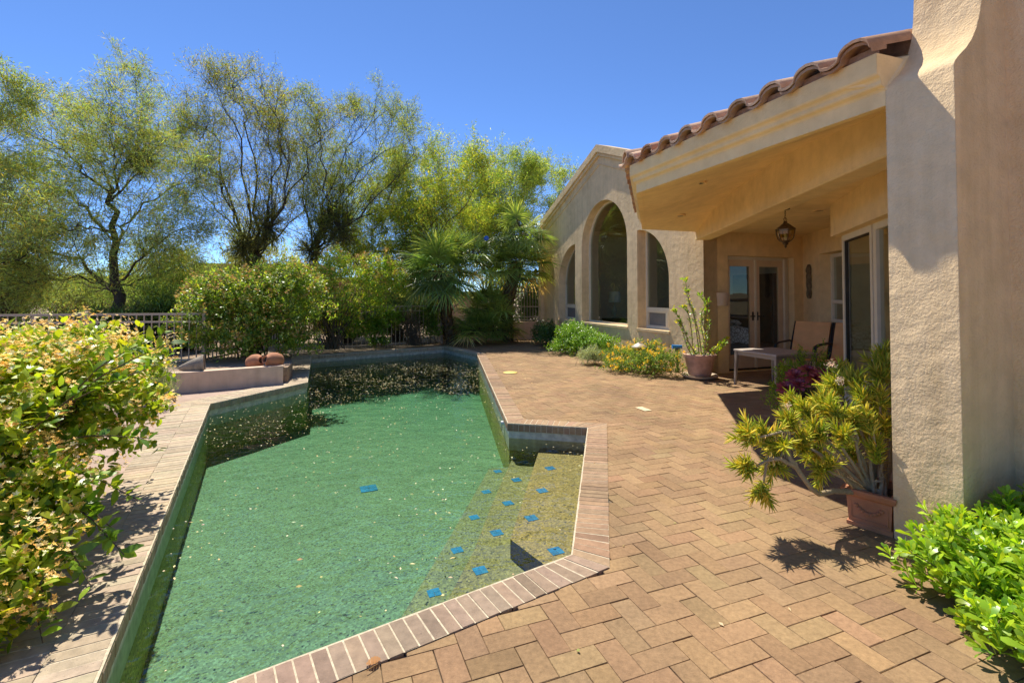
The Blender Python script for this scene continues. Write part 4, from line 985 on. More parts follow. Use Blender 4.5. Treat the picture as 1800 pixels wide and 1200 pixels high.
for s_ in (-.42, .42):
    mb = MB(); c = bc+HZ @ Vector((.72, s_, 0))+Vector((0, 0, .76)); mb.lathe([(0, -.09), (.16, -.07), (.24, 0), (.16, .07), (0, .09)], c, 20, M=HZ @ Matrix.Diagonal((.8, 1.25, 1)), cap=False); mb.build('pillow', M_duvet, root)
mb = MB(); mb.box(bc+HZ @ Vector((1.06, 0, 0))+Vector((0, 0, .7)), (.07, 1.8, 1.4), HZ); mb.build('headboard', M_wood, root, .03)
pos = hp(4.2, 5.6, 0); root = empty('wardrobe', pos, 'dark wooden wardrobe at the back of the bedroom behind the french doors', 'wardrobe'); mb = MB(); mb.box(pos+Vector((0, 0, 1.0)), (.6, 1.5, 2.0), HZ); mb.build('carcass', M_wood, root, .02)
for s_ in (-.37, .37):
    mb = MB(); mb.box(pos+HZ @ Vector((-.315, s_, 0))+Vector((0, 0, 1.0)), (.03, .68, 1.8), HZ); mb.build('door', M_wood, root, .01)
# ---------------------------------------------------------------- neighbour's house beyond the trees
M_adobe = stucco('adobe', (.42, .24, .13), .8); root = empty('neighbour_house', (-15.5, 27, 0), 'low orange adobe house far behind the left trees', 'house')
mb = MB(); mb.prism([(-24, 25.5), (-9, 27.5), (-9.4, 33), (-24.5, 31)], -.1, 2.3); mb.prism([(-19, 29), (-12, 30), (-12.4, 34), (-19.4, 33)], 2.3, 3.3); fixn(mb.build('wall', M_adobe, root))
M_trim = simple('pale_trim', (.55, .45, .33), .8); mb = MB()
for z in (.95, 2.3): mb.prism([(-24.1, 25.4), (-8.9, 27.4), (-8.92, 27.52), (-24.12, 25.52)], z, z+.1)
mb.build('trim_band', M_trim, root)
for x in (-20.5, -16.5, -12):
    mb = MB(); y = 25.5+(x+24)*2/15; mb.box((x, y-.02, 1.55), (1.1, .06, .9), rotz(.132)); wq = mb.build('window', M_trim, root); mb = MB(); mb.box((x, y-.06, 1.55), (.95, .02, .75), rotz(.132)); mb.build('pane', M_glass, wq)
root = empty('boundary_wall', (-5, 24.2, 0), 'long pinkish boundary wall beyond the trees behind the pool', 'wall'); mb = MB(); mb.prism([(-9, 24), (-1.5, 24.45), (-1.5, 24.75), (-9, 24.3)], -.1, 1.45); fixn(mb.build('wall', stucco('pink_wall', (.48, .33, .25), .8), root)); mb = MB(); mb.prism([(-9.05, 23.93), (-1.45, 24.38), (-1.45, 24.82), (-9.05, 24.37)], 1.45, 1.55); mb.build('coping', M_trim, root)
# far hills
mb = MB(); rg = random.Random(5); n = 60; V = []
for i in range(n+1):
    a = math.pi*(.05+.9*i/n); hgt = 110+60*math.sin(i*.35)+35*math.sin(i*.9+1)+rg.uniform(-12, 12)
    for rr_, hh in ((3600, -2), (4000, hgt*.55), (4400, hgt), (5200, -2)): V.append((rr_*math.cos(a), rr_*math.sin(a), hh))
mb.mesh(V, [(i*4+j, i*4+j+1, i*4+j+5, i*4+j+4) for i in range(n) for j in range(3)], smooth=True); tag(mb.build('hills', simple('hill_scrub', (.16, .17, .15), .95, var=.3, nscale=.01)), kind='structure')
# small blue glass ornament among the palms
pos = pz(855, 419, 13.9); root = empty('glass_ornament', Vector((pos.x, pos.y, 0)), 'round blue glass garden ornament on a thin stake between the palms', 'ornament'); mb = MB(); M = Matrix.Rotation(R(90), 3, 'X')
mb.lathe([(0, .03), (.03, .03), (.06, .015), (.075, 0), (.06, -.015), (0, -.02)], pos, 16, M=M, cap=False); mb.build('blue_disc', simple('blue_glass', (.05, .17, .60), .2, var=.2, spec=.6), root); mb = MB(); mb.tube([pos+Vector((0, .02, -.04)), Vector((pos.x, pos.y+.02, 0))], .006, 6); mb.build('stake', M_dark, root)
# ================================================================ plants
def barkmat(name, a, b, sc=18):
    m, nt, n, l, p = newmat(name); t = noise(n, l, sc, 6, .7); r = ramp(n, l, t.outputs['Fac'], [(.3, a), (.7, b)])
    l.new(r.outputs['Color'], p.inputs['Base Color']); p.inputs['Roughness'].default_value = .95; p.inputs['Specular IOR Level'].default_value = .15
    l.new(bump(n, l, t.outputs['Fac'], .02), p.inputs['Normal']); return m
M_bark = barkmat('mesquite_bark', (.035, .028, .022), (.12, .095, .07)); M_bark2 = barkmat('olive_bark', (.06, .055, .03), (.19, .16, .10)); M_twig = barkmat('twig_bark', (.10, .075, .05), (.20, .15, .10))
M_leaf = leafmat('soft_leaf', .48, .6, .25, (1.25, 1.15, .5), 1.8); M_gloss = leafmat('glossy_leaf', .42, .32, .5, (1.3, 1.15, .4), 1.7); M_fine = leafmat('feathery_leaf', .55, .7, .15, (1.25, 1.2, .5), 2.1); M_flow = leafmat('flower_petal', .35, .8, .1, (1.1, 1, .9)); M_palm = leafmat('palm_frond', .45, .38, .6, (1.3, 1.2, .5), 2.9)
def ball(rng, N):
    v = rng.normal(0, 1, (N, 3)); return unit(v)
def shoots(rng, blobs, n, inner=.55, low=-.5):
    w = np.array([b[1][0]*b[1][2]+b[1][1]*b[1][2] for b in blobs]); bi = rng.choice(len(blobs), n, p=w/w.sum())
    d = ball(rng, n); bad = d[:, 2] < low; d[bad, 2] *= -1
    C = np.array([b[0] for b in blobs])[bi]; Rr = np.array([b[1] for b in blobs])[bi]
    u = rng.uniform(inner**2, 1, n)**.5*(1+.12*np.sin(d[:, 0]*7+bi)+.1*np.sin(d[:, 1]*9+2*bi)+.08*np.sin(d[:, 2]*8+bi*3))
    return C+d*Rr*u[:, None], d
def leaves_on(rng, P, D, per, tpl, L, Wd, pal, reach, spread=1.0, up=.2, jit=.14, tipw=0):
    N = len(P)*per; i = np.repeat(np.arange(len(P)), per); s = rng.uniform(0, 1, N)
    pos = P[i]-D[i]*reach*(1-s)[:, None]+rng.normal(0, reach*.10, (N, 3))
    rad = rng.normal(0, 1, (N, 3)); rad -= D[i]*(rad*D[i]).sum(1, keepdims=True); rad = unit(rad)
    d = unit(D[i]*(.35+.4*s[:, None])+rad*spread+np.array([0, 0, up])); nr = unit(np.array([0, 0, 1.0])+D[i]*.6+rng.normal(0, .35, (N, 3)))
    sc = rng.uniform(.65, 1.15, N); return scatter(tpl, pos, d, nr, L*sc, Wd*sc, pick(rng, pal, N, jit))
def stems_to(rng, base, P, n, r0, r1=.002, spread=.1, mid=.35):
    k = rng.choice(len(P), min(n, len(P)), replace=False); E = P[k]; B = np.array(base)+rng.normal(0, spread, (len(E), 3))*np.array([1, 1, .0]); m = 6; Q = np.empty((len(E), m, 3))
    for j in range(m):
        t = j/(m-1); Q[:, j] = B+(E-B)*np.array([t**1.3, t**1.3, t**.8])+rng.normal(0, .03, (len(E), 3))*np.sin(np.pi*t)*2*mid
    return Q, np.broadcast_to(np.linspace(r0, r1, m), (len(E), m)).copy()
def shrub(name, seed, base, label, catg, blobs, n, per, tpl, L, Wd, pal, mat, reach, nst=30, r0=.012, inner=.5, spread=1, up=.2, outw=.8, group=None, flowers=None, stem_mat=None, low=-.5, jit=.14):
    rng = np.random.default_rng(seed); root = empty(name, base, label, catg, group)
    P, D = shoots(rng, blobs, n, inner, low); D = unit(D*outw+np.array([0, 0, .45])+rng.normal(0, .3, D.shape))
    V, Fq, T = leaves_on(rng, P, D, per, tpl, L, Wd, pal, reach, spread, up, jit); npmesh('leaves', V, Fq, mat, root, T)
    if nst:
        Q, Rr = stems_to(rng, base, P, nst, r0); V, Fq, _ = tubes(Q, Rr, 5); npmesh('stems', V, Fq, stem_mat or M_twig, root, smooth=True)
    if flowers:
        nf, fper, fl, fpal, fspread, onlytop = flowers; k = rng.choice(len(P), nf); k = k[(D[k, 2] > onlytop)]; c = P[k]+D[k]*reach*.25; i = np.repeat(np.arange(len(c)), fper)
        pos = c[i]+rng.normal(0, fspread, (len(i), 3)); fd = ball(rng, len(i))*.8+np.array([0, 0, .6])+D[k][i]*.4; parts = []; tint = pick(rng, fpal, len(i), .12); nrm = unit(fd)
        a0 = unit(np.cross(nrm, ball(rng, len(i)))); b0 = np.cross(nrm, a0)
        for q in range(5): a = q*2*np.pi/5; parts.append(scatter(DIAM, pos, a0*np.cos(a)+b0*np.sin(a)+nrm*.25, nrm, fl*rng.uniform(.7, 1.2, len(i)), fl*.5, tint))
        V, Fq, T = cat(parts); npmesh('flowers', V, Fq, M_flow, root, T)
    return root, P, D
# ---- big flowering jasmine at the left
jb = [((-2.42, 1.95, .16), (.30, .35, .24)), ((-2.5, 1.65, .1), (.42, .35, .25)), ((-2.5, 2.3, .75), (.4, .4, .4)), ((-2.95, 2.75, .72), (.82, .75, .55)), ((-2.55, 2.95, .62), (.50, .55, .50)), ((-2.62, 2.55, .42), (.40, .5, .40)), ((-3.4, 2.6, .75), (.7, .8, .55)), ((-2.45, 2.2, .22), (.25, .35, .24)), ((-2.85, 2.0, .35), (.6, .5, .42)), ((-2.75, 3.4, .75), (.5, .5, .45))]
jb = [((x-.2, y, z), r) for (x, y, z), r in jb]+[((-2.10, 2.05, .22), (.2, .3, .2)), ((-2.0, 1.85, .13), (.15, .2, .12)), ((-2.25, 2.3, .4), (.25, .3, .25))]
shrub('jasmine_bush', 21, (-2.9, 2.7, 0), 'big sunlit jasmine bush with cream and orange flower clusters overhanging the left coping', 'bush', jb, 3300, 8, LEAF, .070, .038,
      [(.22, .30, .02), (.27, .34, .025), (.14, .22, .015), (.08, .15, .012), (.32, .38, .03), (.30, .34, .025), (.24, .33, .03)], M_gloss, .17, 90, .010, .45, .95, .25, .8, flowers=(1500, 12, .0145, [(.82, .64, .28), (.76, .50, .15), (.78, .56, .20), (.86, .76, .46), (.66, .40, .11)], .028, -.2))
# sprays reaching over the coping
rng = np.random.default_rng(22); tips = [pz(218, 975, 2.25), pz(160, 1030, 2.1), pz(305, 600, 2.75), pz(290, 585, 2.7), pz(245, 880, 2.5), pz(262, 770, 2.8), pz(100, 1090, 2.0), pz(200, 930, 2.35), pz(280, 640, 2.8), pz(75, 1130, 1.95)]
root = bpy.data.objects['jasmine_bush']
Q = np.array([resample([(-2.7+rng.normal(0, .1), 2.5+rng.normal(0, .15), .5), tuple((Vector((-2.7, 2.5, .55))*.45+t*.55)+Vector((0, 0, .06))), tuple(t)], 8) for t in tips]); V, Fq, _ = tubes(Q, np.broadcast_to(np.linspace(.007, .002, 8), (len(Q), 8)), 5); npmesh('spray_stems', V, Fq, M_twig, root)
Pp, Tt = along(rng, Q, 330, .35); V, Fq, T = leaves_on(rng, Pp, Tt, 1, LEAF, .08, .042, [(.14, .24, .02), (.08, .16, .015), (.22, .30, .03)], .03, .9, .3); npmesh('spray_leaves', V, Fq, M_gloss, root, T)
# ---- bright pittosporum at the lower right
pb = [((2.02, 2.2, .12), (.2, .28, .2)), ((1.98, 1.8, .1), (.2, .3, .15)), ((2.6, 1.9, .3), (.4, .35, .2)), ((2.15, 1.95, .12), (.25, .35, .2)), ((2.2, 1.6, .1), (.3, .3, .17)), ((2.9, 2.35, .22), (.3, .2, .22)), ((2.50, 2.05, .16), (.48, .45, .27)), ((2.95, 2.0, .16), (.5, .55, .28)), ((2.35, 1.75, .12), (.35, .3, .2)), ((2.7, 1.55, .12), (.5, .4, .22)), ((2.28, 2.35, .14), (.24, .28, .22)), ((3.1, 1.5, .15), (.5, .6, .25)), ((2.55, 2.33, .24), (.25, .22, .22))]
rng = np.random.default_rng(31); base = (2.6, 1.95, 0); root = empty('pittosporum_bush', base, 'low bright green pittosporum bush at the foot of the buttress pier', 'bush')
P, D = shoots(rng, pb, 2900, .55, -.35); keep = P[:, 2] > .02; P, D = P[keep], D[keep]
# keep it out of the pier
rel = P-np.array([2.2, 2.82, 0]); tt = rel@np.array(pd); ss = rel@np.array(hn); keep = ~((tt < .40) & (ss > -.03)); P, D = P[keep], D[keep]
D = unit(D*.7+np.array([0, 0, .75])+rng.normal(0, .25, D.shape)); parts = []; N = len(P)
for q in range(11):
    a = q*2.4; ref = unit(np.cross(D, np.array([.3, .2, .9]))); b2 = np.cross(D, ref); open_ = .35+.09*q; rad = ref*np.cos(a)+b2*np.sin(a)
    dd = unit(D*(1.1-.07*q)+rad*open_+rng.normal(0, .12, (N, 3))); pos = P-D*(.006*q)[None] if False else P-D*(.005*q)
    sc = rng.uniform(.75, 1.15, N)*(.6+.05*q); parts.append(scatter(OBOV, pos, dd, unit(D-rad*.2+rng.normal(0, .15, (N, 3))), .072*sc, .034*sc, pick(rng, [(.24, .36, .02), (.30, .40, .025), (.18, .30, .02), (.12, .22, .02)], N, .12)))
V, Fq, T = cat(parts); npmesh('leaves', V, Fq, M_gloss, root, T); Q, Rr = stems_to(rng, base, P, 120, .008, .002, .25); V, Fq, _ = tubes(Q, Rr, 5); npmesh('stems', V, Fq, M_twig, root)
# ---- terracotta box with senecio
B0 = Vector((2.035, 3.0, 0)); be = Vector((.64, -.77, 0)).normalized(); bf = Vector((.77, .64, 0)).normalized(); wx, wy, hz = .25, .34, .225
root = empty('terracotta_planter', B0+be*wx/2+bf*wy/2, 'square orange terracotta planter box beside the buttress pier', 'planter')
def sq(o, z): return [B0+be*a+bf*b+Vector((0, 0, z)) for a, b in ((-o, -o), (wx+o, -o), (wx+o, wy+o), (-o, wy+o))]
mb = MB(); lv = [sq(-.012, .0), sq(-.010, .025), sq(-.02, .03), sq(-.012, hz-.05), sq(.004, hz-.035), sq(.012, hz-.012), sq(.012, hz), sq(-.02, hz), sq(-.028, hz-.05)]
for a, b in zip(lv[:-1], lv[1:]):
    for i in range(4): mb.face([a[i], a[(i+1) % 4], b[(i+1) % 4], b[i]])
tb = mb.build('box', M_terra, root)
mb = MB()  # relief panel with a swag on the faces
for o_, u_, w_, nrm in ((B0, be, wx, -bf), (B0, bf, wy, -be)):
    for k in range(9):
        t = k/8; c = o_+u_*(w_*(.25+.5*t))+nrm*-.012+Vector((0, 0, .095+.035*(2*t-1)**2)); mb.lathe([(0, -.012), (.012, -.006), (.012, .006), (0, .012)], c, 8, cap=False)
    for z in (.052, .150): mb.box(o_+u_*(w_/2)+nrm*-.014+Vector((0, 0, z)), (w_*.72, .006, .006), rotz(math.atan2(u_.y, u_.x)))
    for f_ in (.14, .86): mb.box(o_+u_*(w_*f_)+nrm*-.014+Vector((0, 0, .101)), (.006, .006, .10), rotz(math.atan2(u_.y, u_.x)))
mb.build('relief', M_terra, tb); mb = MB(); mb.face(sq(-.028, hz-.045)); mb.build('soil', M_potsoil, root)
rng = np.random.default_rng(41); sc_ = B0+be*.13+bf*.15+Vector((0, 0, hz-.05)); base = np.array(sc_)
root = empty('senecio_plant', sc_, 'sprawling yellow green finger leaved succulent growing in the terracotta box', 'plant')
tipspix = [(1318, 825, 2.82), (1340, 832, 2.85), (1325, 770, 2.9), (1350, 740, 2.95), (1375, 755, 2.9), (1390, 720, 3.0), (1365, 790, 2.9), (1410, 760, 2.95), (1420, 700, 3.05), (1450, 690, 3.1), (1470, 720, 3.0), (1440, 745, 2.95), (1480, 760, 2.9), (1450, 800, 2.9), (1500, 735, 3.0), (1520, 700, 3.05), (1500, 670, 3.15), (1545, 660, 3.15), (1550, 700, 3.0), (1530, 740, 2.95), (1555, 750, 3.0), (1540, 790, 2.95), (1470, 675, 3.2), (1575, 640, 3.25), (1590, 680, 3.2), (1435, 775, 3.1), (1500, 790, 3.05), (1590, 740, 3.2), (1400, 690, 3.2), (1475, 655, 3.3), (1520, 760, 3.3), (1480, 710, 3.3), (1540, 720, 3.35), (1548, 640, 3.2), (1430, 715, 3.3), (1556, 625, 3.3)]
tipspix = [(x, y+(26 if 1330 < x < 1460 else 10 if x >= 1460 else 0), Z) for x, y, Z in tipspix]; tips = np.array([tuple(pz(*t)) for t in tipspix]); low = pz(1400, 822, 2.88); low2 = pz(1470, 862, 2.95)
Q = []; fork = pz(1385, 760, 2.9)
for i, t in enumerate(tips):
    st = base+rng.normal(0, .03, 3)*np.array([1, 1, 0]); 
    if i in (0, 1): Q.append(resample([low, pz(1375, 808, 2.86), pz(1352, 808, 2.84), t], 9, rng, .004))
    elif i in (2, 3, 4, 6): Q.append(resample([low, pz(1385, 795, 2.88), fork, t], 9, rng, .006))
    else: Q.append(resample([st, st*.6+t*.4+np.array([0, 0, -.03]), st*.25+t*.75+rng.normal(0, .025, 3), t], 9, rng, .006))
Q = np.array(Q); main = resample([base, low2, pz(1435, 866, 2.9), low], 9)
Rr = np.broadcast_to(np.linspace(.013, .006, 9), (len(Q), 9)).copy(); Q = np.concatenate([Q, main[None]]); Rr = np.concatenate([Rr, np.linspace(.019, .013, 9)[None]])
M_pale = barkmat('pale_succulent_bark', (.32, .25, .15), (.50, .40, .26), 30); V, Fq, _ = tubes(Q, Rr, 8); npmesh('stems', V, Fq, M_pale, root, smooth=True)
ends = Q[:-1, -1]; dirs = unit(Q[:-1, -1]-Q[:-1, -4]); Pc = []; Dc = []
for e_, d_ in zip(ends, dirs):
    small = e_[0] < 1.36; k = 3 if small else 8
    for _ in range(k):
        dd = unit(d_+rng.normal(0, .7, 3)+np.array([0, 0, .55])); Pc.append(e_+dd*rng.uniform(.02, .12 if not small else .03)); Dc.append(dd)
Pc = np.array(Pc); Dc = np.array(Dc); parts = []; N = len(Pc)
for q in range(26):
    a = q*2.4; ref = unit(np.cross(Dc, np.array([.3, .25, .9]))); b2 = np.cross(Dc, ref); rad = ref*np.cos(a)+b2*np.sin(a); dd = unit(Dc*(.95-.018*q)+rad*(.42+.02*q)+rng.normal(0, .12, (N, 3)))
    s = rng.uniform(.75, 1.2, N); parts.append(scatter(FING, Pc-Dc*(.0034*q), dd, rad,   .066*s, .0075*s, pick(rng, [(.30, .34, .035), (.38, .38, .045), (.22, .27, .035), (.46, .42, .08)], N, .12)))
V, Fq, T = cat(parts); npmesh('finger_leaves', V, Fq, M_leaf, root, T)
# dry stalks under the leaves + pale seed heads
Pd, Td = along(rng, Q[:-1], 700, .5); V, Fq, T = leaves_on(rng, Pd, Td, 1, BLADE, .05, .004, [(.34, .26, .12), (.4, .33, .18)], .01, 1, -.3); npmesh('dried_leaves', V, Fq, M_fine, root, T)
hc = np.array([tuple(pz(x, y, 3.1)) for x, y in ((1478, 668), (1545, 700), (1462, 640), (1385, 715), (1430, 735), (1540, 680), (1408, 722))]); 
for c_ in hc: V, Fq, T = scatter(DIAM, c_+rng.normal(0, .012, (60, 3)), ball(rng, 60), ball(rng, 60), .02, .005, pick(rng, [(.5, .38, .28), (.62, .5, .38)], 60)); npmesh('seed_head', V, Fq, M_flow, root, T)
# ---- pot with elephant bush and aeonium
pc_ = Vector((2.98, 5.0, 0)); root = empty('round_pot', pc_, 'round terracotta pot partly hidden behind the finger leaved succulent', 'pot'); mb = MB(); mb.lathe([(0, 0), (.15, 0), (.16, .03), (.21, .30), (.24, .31), (.245, .36), (.215, .36), (.20, .31), (0, .31)], pc_, 28, cap=False); mb.build('pot_body', M_terra2, root); mb = MB(); mb.lathe([(.0, .33), (.208, .33)], pc_, 20, cap=False); mb.build('soil', M_potsoil, root)
shrub('elephant_bush', 51, (pc_.x, pc_.y, .33), 'tiny leaved green succulent shrub with upright twigs in front of the table', 'plant', [((2.93, 5.0, .46), (.27, .25, .24)), ((2.72, 4.95, .36), (.16, .18, .22)), ((3.18, 5.0, .62), (.12, .12, .30)), ((3.0, 5.05, .66), (.09, .09, .24)), ((2.82, 5.0, .62), (.14, .12, .16))], 420, 11, OBOV, .024, .016, [(.15, .24, .02), (.22, .30, .03), (.10, .18, .02)], M_leaf, .10, 40, .006, .3, 1, .3, .6, stem_mat=M_twig)
rng = np.random.default_rng(52); root = empty('aeonium', (2.9, 4.85, .33), 'dark purple aeonium rosettes among the small leaved succulent shrub', 'plant'); stq = []
for x, y, Z in ((1397, 660, 4.3), (1420, 652, 4.3), (1382, 682, 4.25), (1404, 676, 4.22), (1434, 664, 4.35), (1446, 656, 4.45), (1384, 700, 4.22)):
    parts = []; c = np.array(pz(x, y, Z)); ax = unit(np.array([rng.normal(-.1, .3), -.55+rng.normal(0, .2), .8])); stq.append(resample([(2.92, 4.95, .33), tuple((np.array([2.92, 4.95, .33])+c)/2+np.array([0, -.05, 0])), tuple(c)], 6))
    for q in range(34):
        a = q*2.4; r_ = q/34; ref = unit(np.cross(ax, np.array([1, .2, .1]))); b2 = np.cross(ax, ref); rad = ref*np.cos(a)+b2*np.sin(a); parts.append(scatter(OBOV, (c+rad*.01*r_-ax*.012*r_)[None], unit(rad*(.3+r_)+ax*(.9-.75*r_))[None], ax[None],   .045+.04*r_, .028+.018*r_, pick(rng, [(.22, .05, .075), (.28, .08, .10), (.14, .035, .05)], 1)))
    V, Fq, T = cat(parts); npmesh('rosette', V, Fq, M_gloss, root, T)
V, Fq, _ = tubes(np.array(stq), np.full((len(stq), 6), .008), 6); npmesh('stems', V, Fq, M_twig, root)
# ---- pot with tall crown of thorns at the house corner
pc_ = gp(1230, 664); root = empty('terracotta_pot', pc_, 'pale weathered terracotta pot on a saucer at the porch corner', 'pot'); mb = MB()
mb.lathe([(0, .05), (.175, .05), (.185, .07), (.235, .34), (.262, .345), (.27, .40), (.25, .412), (.235, .40), (.225, .36), (0, .36)], pc_, 32, cap=False); mb.build('pot_body', M_terra2, root)
mb = MB(); mb.lathe([(0, .0), (.22, .0), (.29, .035), (.30, .06), (.28, .06), (.22, .025), (0, .025)], pc_, 32, cap=False); mb.build('saucer', simple('pale_saucer', (.50, .40, .29), .85, var=.2, nscale=8), root)
mb = MB(); rg = random.Random(8)
for _ in range(90):
    a, r_ = rg.uniform(0, 6.28), .21*math.sqrt(rg.random()); c = pc_+Vector((r_*math.cos(a), r_*math.sin(a), .375)); s = rg.uniform(.015, .03); mb.lathe([(0, -s*.6), (s, -s*.2), (s*.9, s*.4), (0, s*.7)], c, 7, (1, 1, 1), Matrix.Rotation(rg.uniform(0, 1), 3, 'X'), False)
mb.build('pebbles', simple('white_pebbles', (.62, .56, .48), .8, var=.25, nscale=20), root)
rng = np.random.default_rng(61); base = pc_+Vector((0, 0, .36)); Zp = pc_.y; root = empty('potted_shrub', base, 'tall thin stemmed leafy succulent with yellow leaves in the corner pot', 'plant')
paths = [[(1232, 630), (1228, 580), (1212, 530), (1205, 492)], [(1230, 630), (1222, 570), (1216, 540), (1206, 512)], [(1236, 630), (1246, 580), (1243, 540), (1230, 520)], [(1228, 632), (1205, 590), (1196, 560), (1184, 545)], [(1225, 632), (1208, 610), (1200, 580), (1193, 565)], [(1238, 630), (1240, 590), (1232, 550), (1246, 530)], [(1240, 632), (1252, 616), (1266, 606), (1276, 597)], [(1242, 634), (1258, 622), (1268, 612), (1273, 604)], [(1234, 630), (1238, 600), (1232, 570), (1240, 545)], [(1226, 632), (1216, 600), (1213, 560), (1201, 540)]]
Q = np.array([resample([tuple(base+Vector((rng.normal(0, .03), rng.normal(0, .03), 0)))]+[tuple(pz(x, y, Zp+rng.normal(0, .08))) for x, y in pth], 12, rng, .006) for pth in paths]); V, Fq, _ = tubes(Q, np.broadcast_to(np.linspace(.014, .005, 12), (len(Q), 12)), 7); npmesh('stems', V, Fq, M_pale, root, smooth=True)
Pp, Tt = along(rng, Q, 1100, .12); V, Fq, T = leaves_on(rng, Pp, Tt, 1, OBOV, .065, .034, [(.13, .24, .03), (.18, .30, .04), (.08, .17, .03), (.45, .42, .03), (.2, .3, .05)], .01, 1, .35); npmesh('leaves', V, Fq, M_gloss, root, T)
Pp = Q[:, -1]; i = np.repeat(np.arange(len(Pp)), 9); V, Fq, T = scatter(OBOV, Pp[i]+rng.normal(0, .015, (len(i), 3)), ball(rng, len(i))+np.array([0, 0, .7]), ball(rng, len(i)), .07, .036, pick(rng, [(.18, .3, .03), (.4, .4, .03)], len(i))); npmesh('tip_leaves', V, Fq, M_gloss, root, T)
# ---- bed along the arched wall
def ghp(t, s, z): q = hp(t, s, z); return (q.x, q.y, q.z)
shrub('dark_shrub', 71, ghp(5.3, -.75, 0), 'dark green rounded shrub at the far end of the bed by the low wall', 'shrub', [(ghp(5.5, -.70, .30), (.48, .5, .42)), (ghp(4.9, -.8, .28), (.42, .4, .36))], 650, 9, LEAF, .05, .026, [(.04, .085, .02), (.06, .12, .025), (.08, .15, .03)], M_gloss, .12, 20, .01)
shrub('bright_hedge', 72, ghp(3.3, -.7, 0), 'bright yellow green clipped hedge under the big arched window', 'shrub', [(ghp(4.2, -.62, .34), (.45, .55, .38)), (ghp(3.6, -.70, .36), (.55, .6, .40)), (ghp(2.95, -.7, .28), (.5, .55, .34)), (ghp(2.4, -.62, .24), (.42, .45, .33)), (ghp(3.5, -1.1, .16), (.45, .45, .2))], 1700, 10, OBOV, .052, .026, [(.14, .26, .02), (.19, .32, .025), (.10, .20, .02), (.06, .14, .02)], M_gloss, .12, 30, .01)
shrub('silver_plant', 73, ghp(1.72, -1.35, 0), 'wispy grey green plant left of the lantana bed', 'plant', [(ghp(1.75, -1.3, .16), (.32, .34, .20))], 300, 12, BLADE, .06, .006, [(.22, .26, .16), (.28, .31, .2), (.16, .2, .11)], M_leaf, .10, 10, .005, .2)
shrub('lantana', 74, ghp(.7, -1.05, 0), 'spreading lantana with yellow flowers beside the corner pot', 'plant', [(ghp(1.25, -.85, .18), (.5, .45, .24)), (ghp(.75, -.9, .2), (.5, .5, .28)), (ghp(.3, -1.0, .18), (.4, .42, .26)), (ghp(.05, -.75, .2), (.35, .35, .3)), (ghp(.75, -1.3, .1), (.45, .36, .14)), (ghp(.9, -.5, .3), (.4, .3, .30))], 1200, 10, LEAF, .035, .02, [(.09, .15, .025), (.14, .21, .03), (.05, .10, .02), (.2, .26, .05)], M_leaf, .11, 20, .006, flowers=(200, 12, .013, [(.85, .55, .02), (.8, .42, .02), (.85, .68, .08)], .016, -.1))
# ---- planter and fence shrubs
shrub('rosemary_bush', 81, (-4.55, 6.15, 0), 'grey green rosemary bush at the left end of the planter wall', 'bush', [((-4.6, 6.15, .32), (.36, .36, .36)), ((-4.5, 5.9, .2), (.32, .34, .26)), ((-4.75, 6.3, .45), (.22, .25, .28))], 650, 16, BLADE, .04, .005, [(.13, .17, .08), (.18, .22, .11), (.09, .13, .06), (.22, .25, .15)], M_leaf, .16, 30, .007, .4, .7, .5, .4)
hedgepal = [(.10, .17, .03), (.14, .21, .035), (.18, .25, .04), (.24, .27, .05), (.07, .13, .025)]; M_hedge = leafmat('hedge_leaf', .55, .35, .5, (1.3, 1.2, .45), 1.9)
toppal = (.45, .27, .10), (.36, .22, .06), (.5, .36, .16), (.3, .26, .05)
shrub('photinia_bush', 82, (-4.85, 9.1, .24), 'big dense shrub with orange tipped leaves spilling over the left planter', 'shrub', [((-4.9, 8.9, 1.0), (1.05, .8, .75)), ((-4.3, 9.3, 1.25), (.8, .7, .75)), ((-5.4, 8.6, .8), (.7, .6, .6)), ((-4.3, 8.7, .65), (.6, .5, .42)), ((-4.9, 8.35, .55), (.75, .4, .36)), ((-5.1, 9.3, 1.55), (.6, .6, .42)), ((-5.6, 9.0, 1.3), (.6, .5, .55)), ((-4.5, 9.6, 1.75), (.7, .5, .42)), ((-3.95, 9.0, .5), (.45, .4, .35))], 2900, 10, LEAF, .062, .030, hedgepal, M_hedge, .17, 60, .014, .5, flowers=(620, 8, .026, toppal, .03, .35))
shrub('photinia_bush', 83, (-4.3, 11.7, .1), 'tall yellow tipped shrub at the far left corner of the pool', 'shrub', [((-4.6, 11.5, 1.2), (.85, .7, .85)), ((-3.7, 12.3, 1.3), (.7, .6, .95)), ((-4.3, 11.8, 2.0), (.62, .55, .55)), ((-5.1, 11.0, .9), (.6, .6, .7)), ((-3.1, 12.7, 1.7), (.45, .4, .5)), ((-4.2, 11.95, .6), (.7, .35, .5)), ((-3.5, 12.6, 2.1), (.6, .4, .45)), ((-2.7, 13.2, 1.6), (.5, .4, .4)), ((-4.9, 10.9, 1.7), (.6, .5, .5))], 2500, 10, LEAF, .066, .032, hedgepal+[(.26, .25, .05)], leafmat('hedge_leaf_light', .6, .35, .5, (1.3, 1.2, .45), 2.7), .19, 60, .014, .5, flowers=(620, 8, .028, toppal, .035, .3))
shrub('fence_vine', 84, (-3.35, 12.42, .05), 'bright green leafy vine on the middle of the pool fence', 'vine', [((-3.45, 12.38, .55), (.35, .22, .42)), ((-3.15, 12.62, .8), (.4, .2, .3)), ((-3.4, 12.4, .2), (.3, .2, .2)), ((-3.9, 12.15, .5), (.35, .2, .4))], 420, 9, LEAF, .065, .036, [(.12, .20, .03), (.16, .25, .04), (.08, .15, .02)], M_hedge, .15, 14, .006)
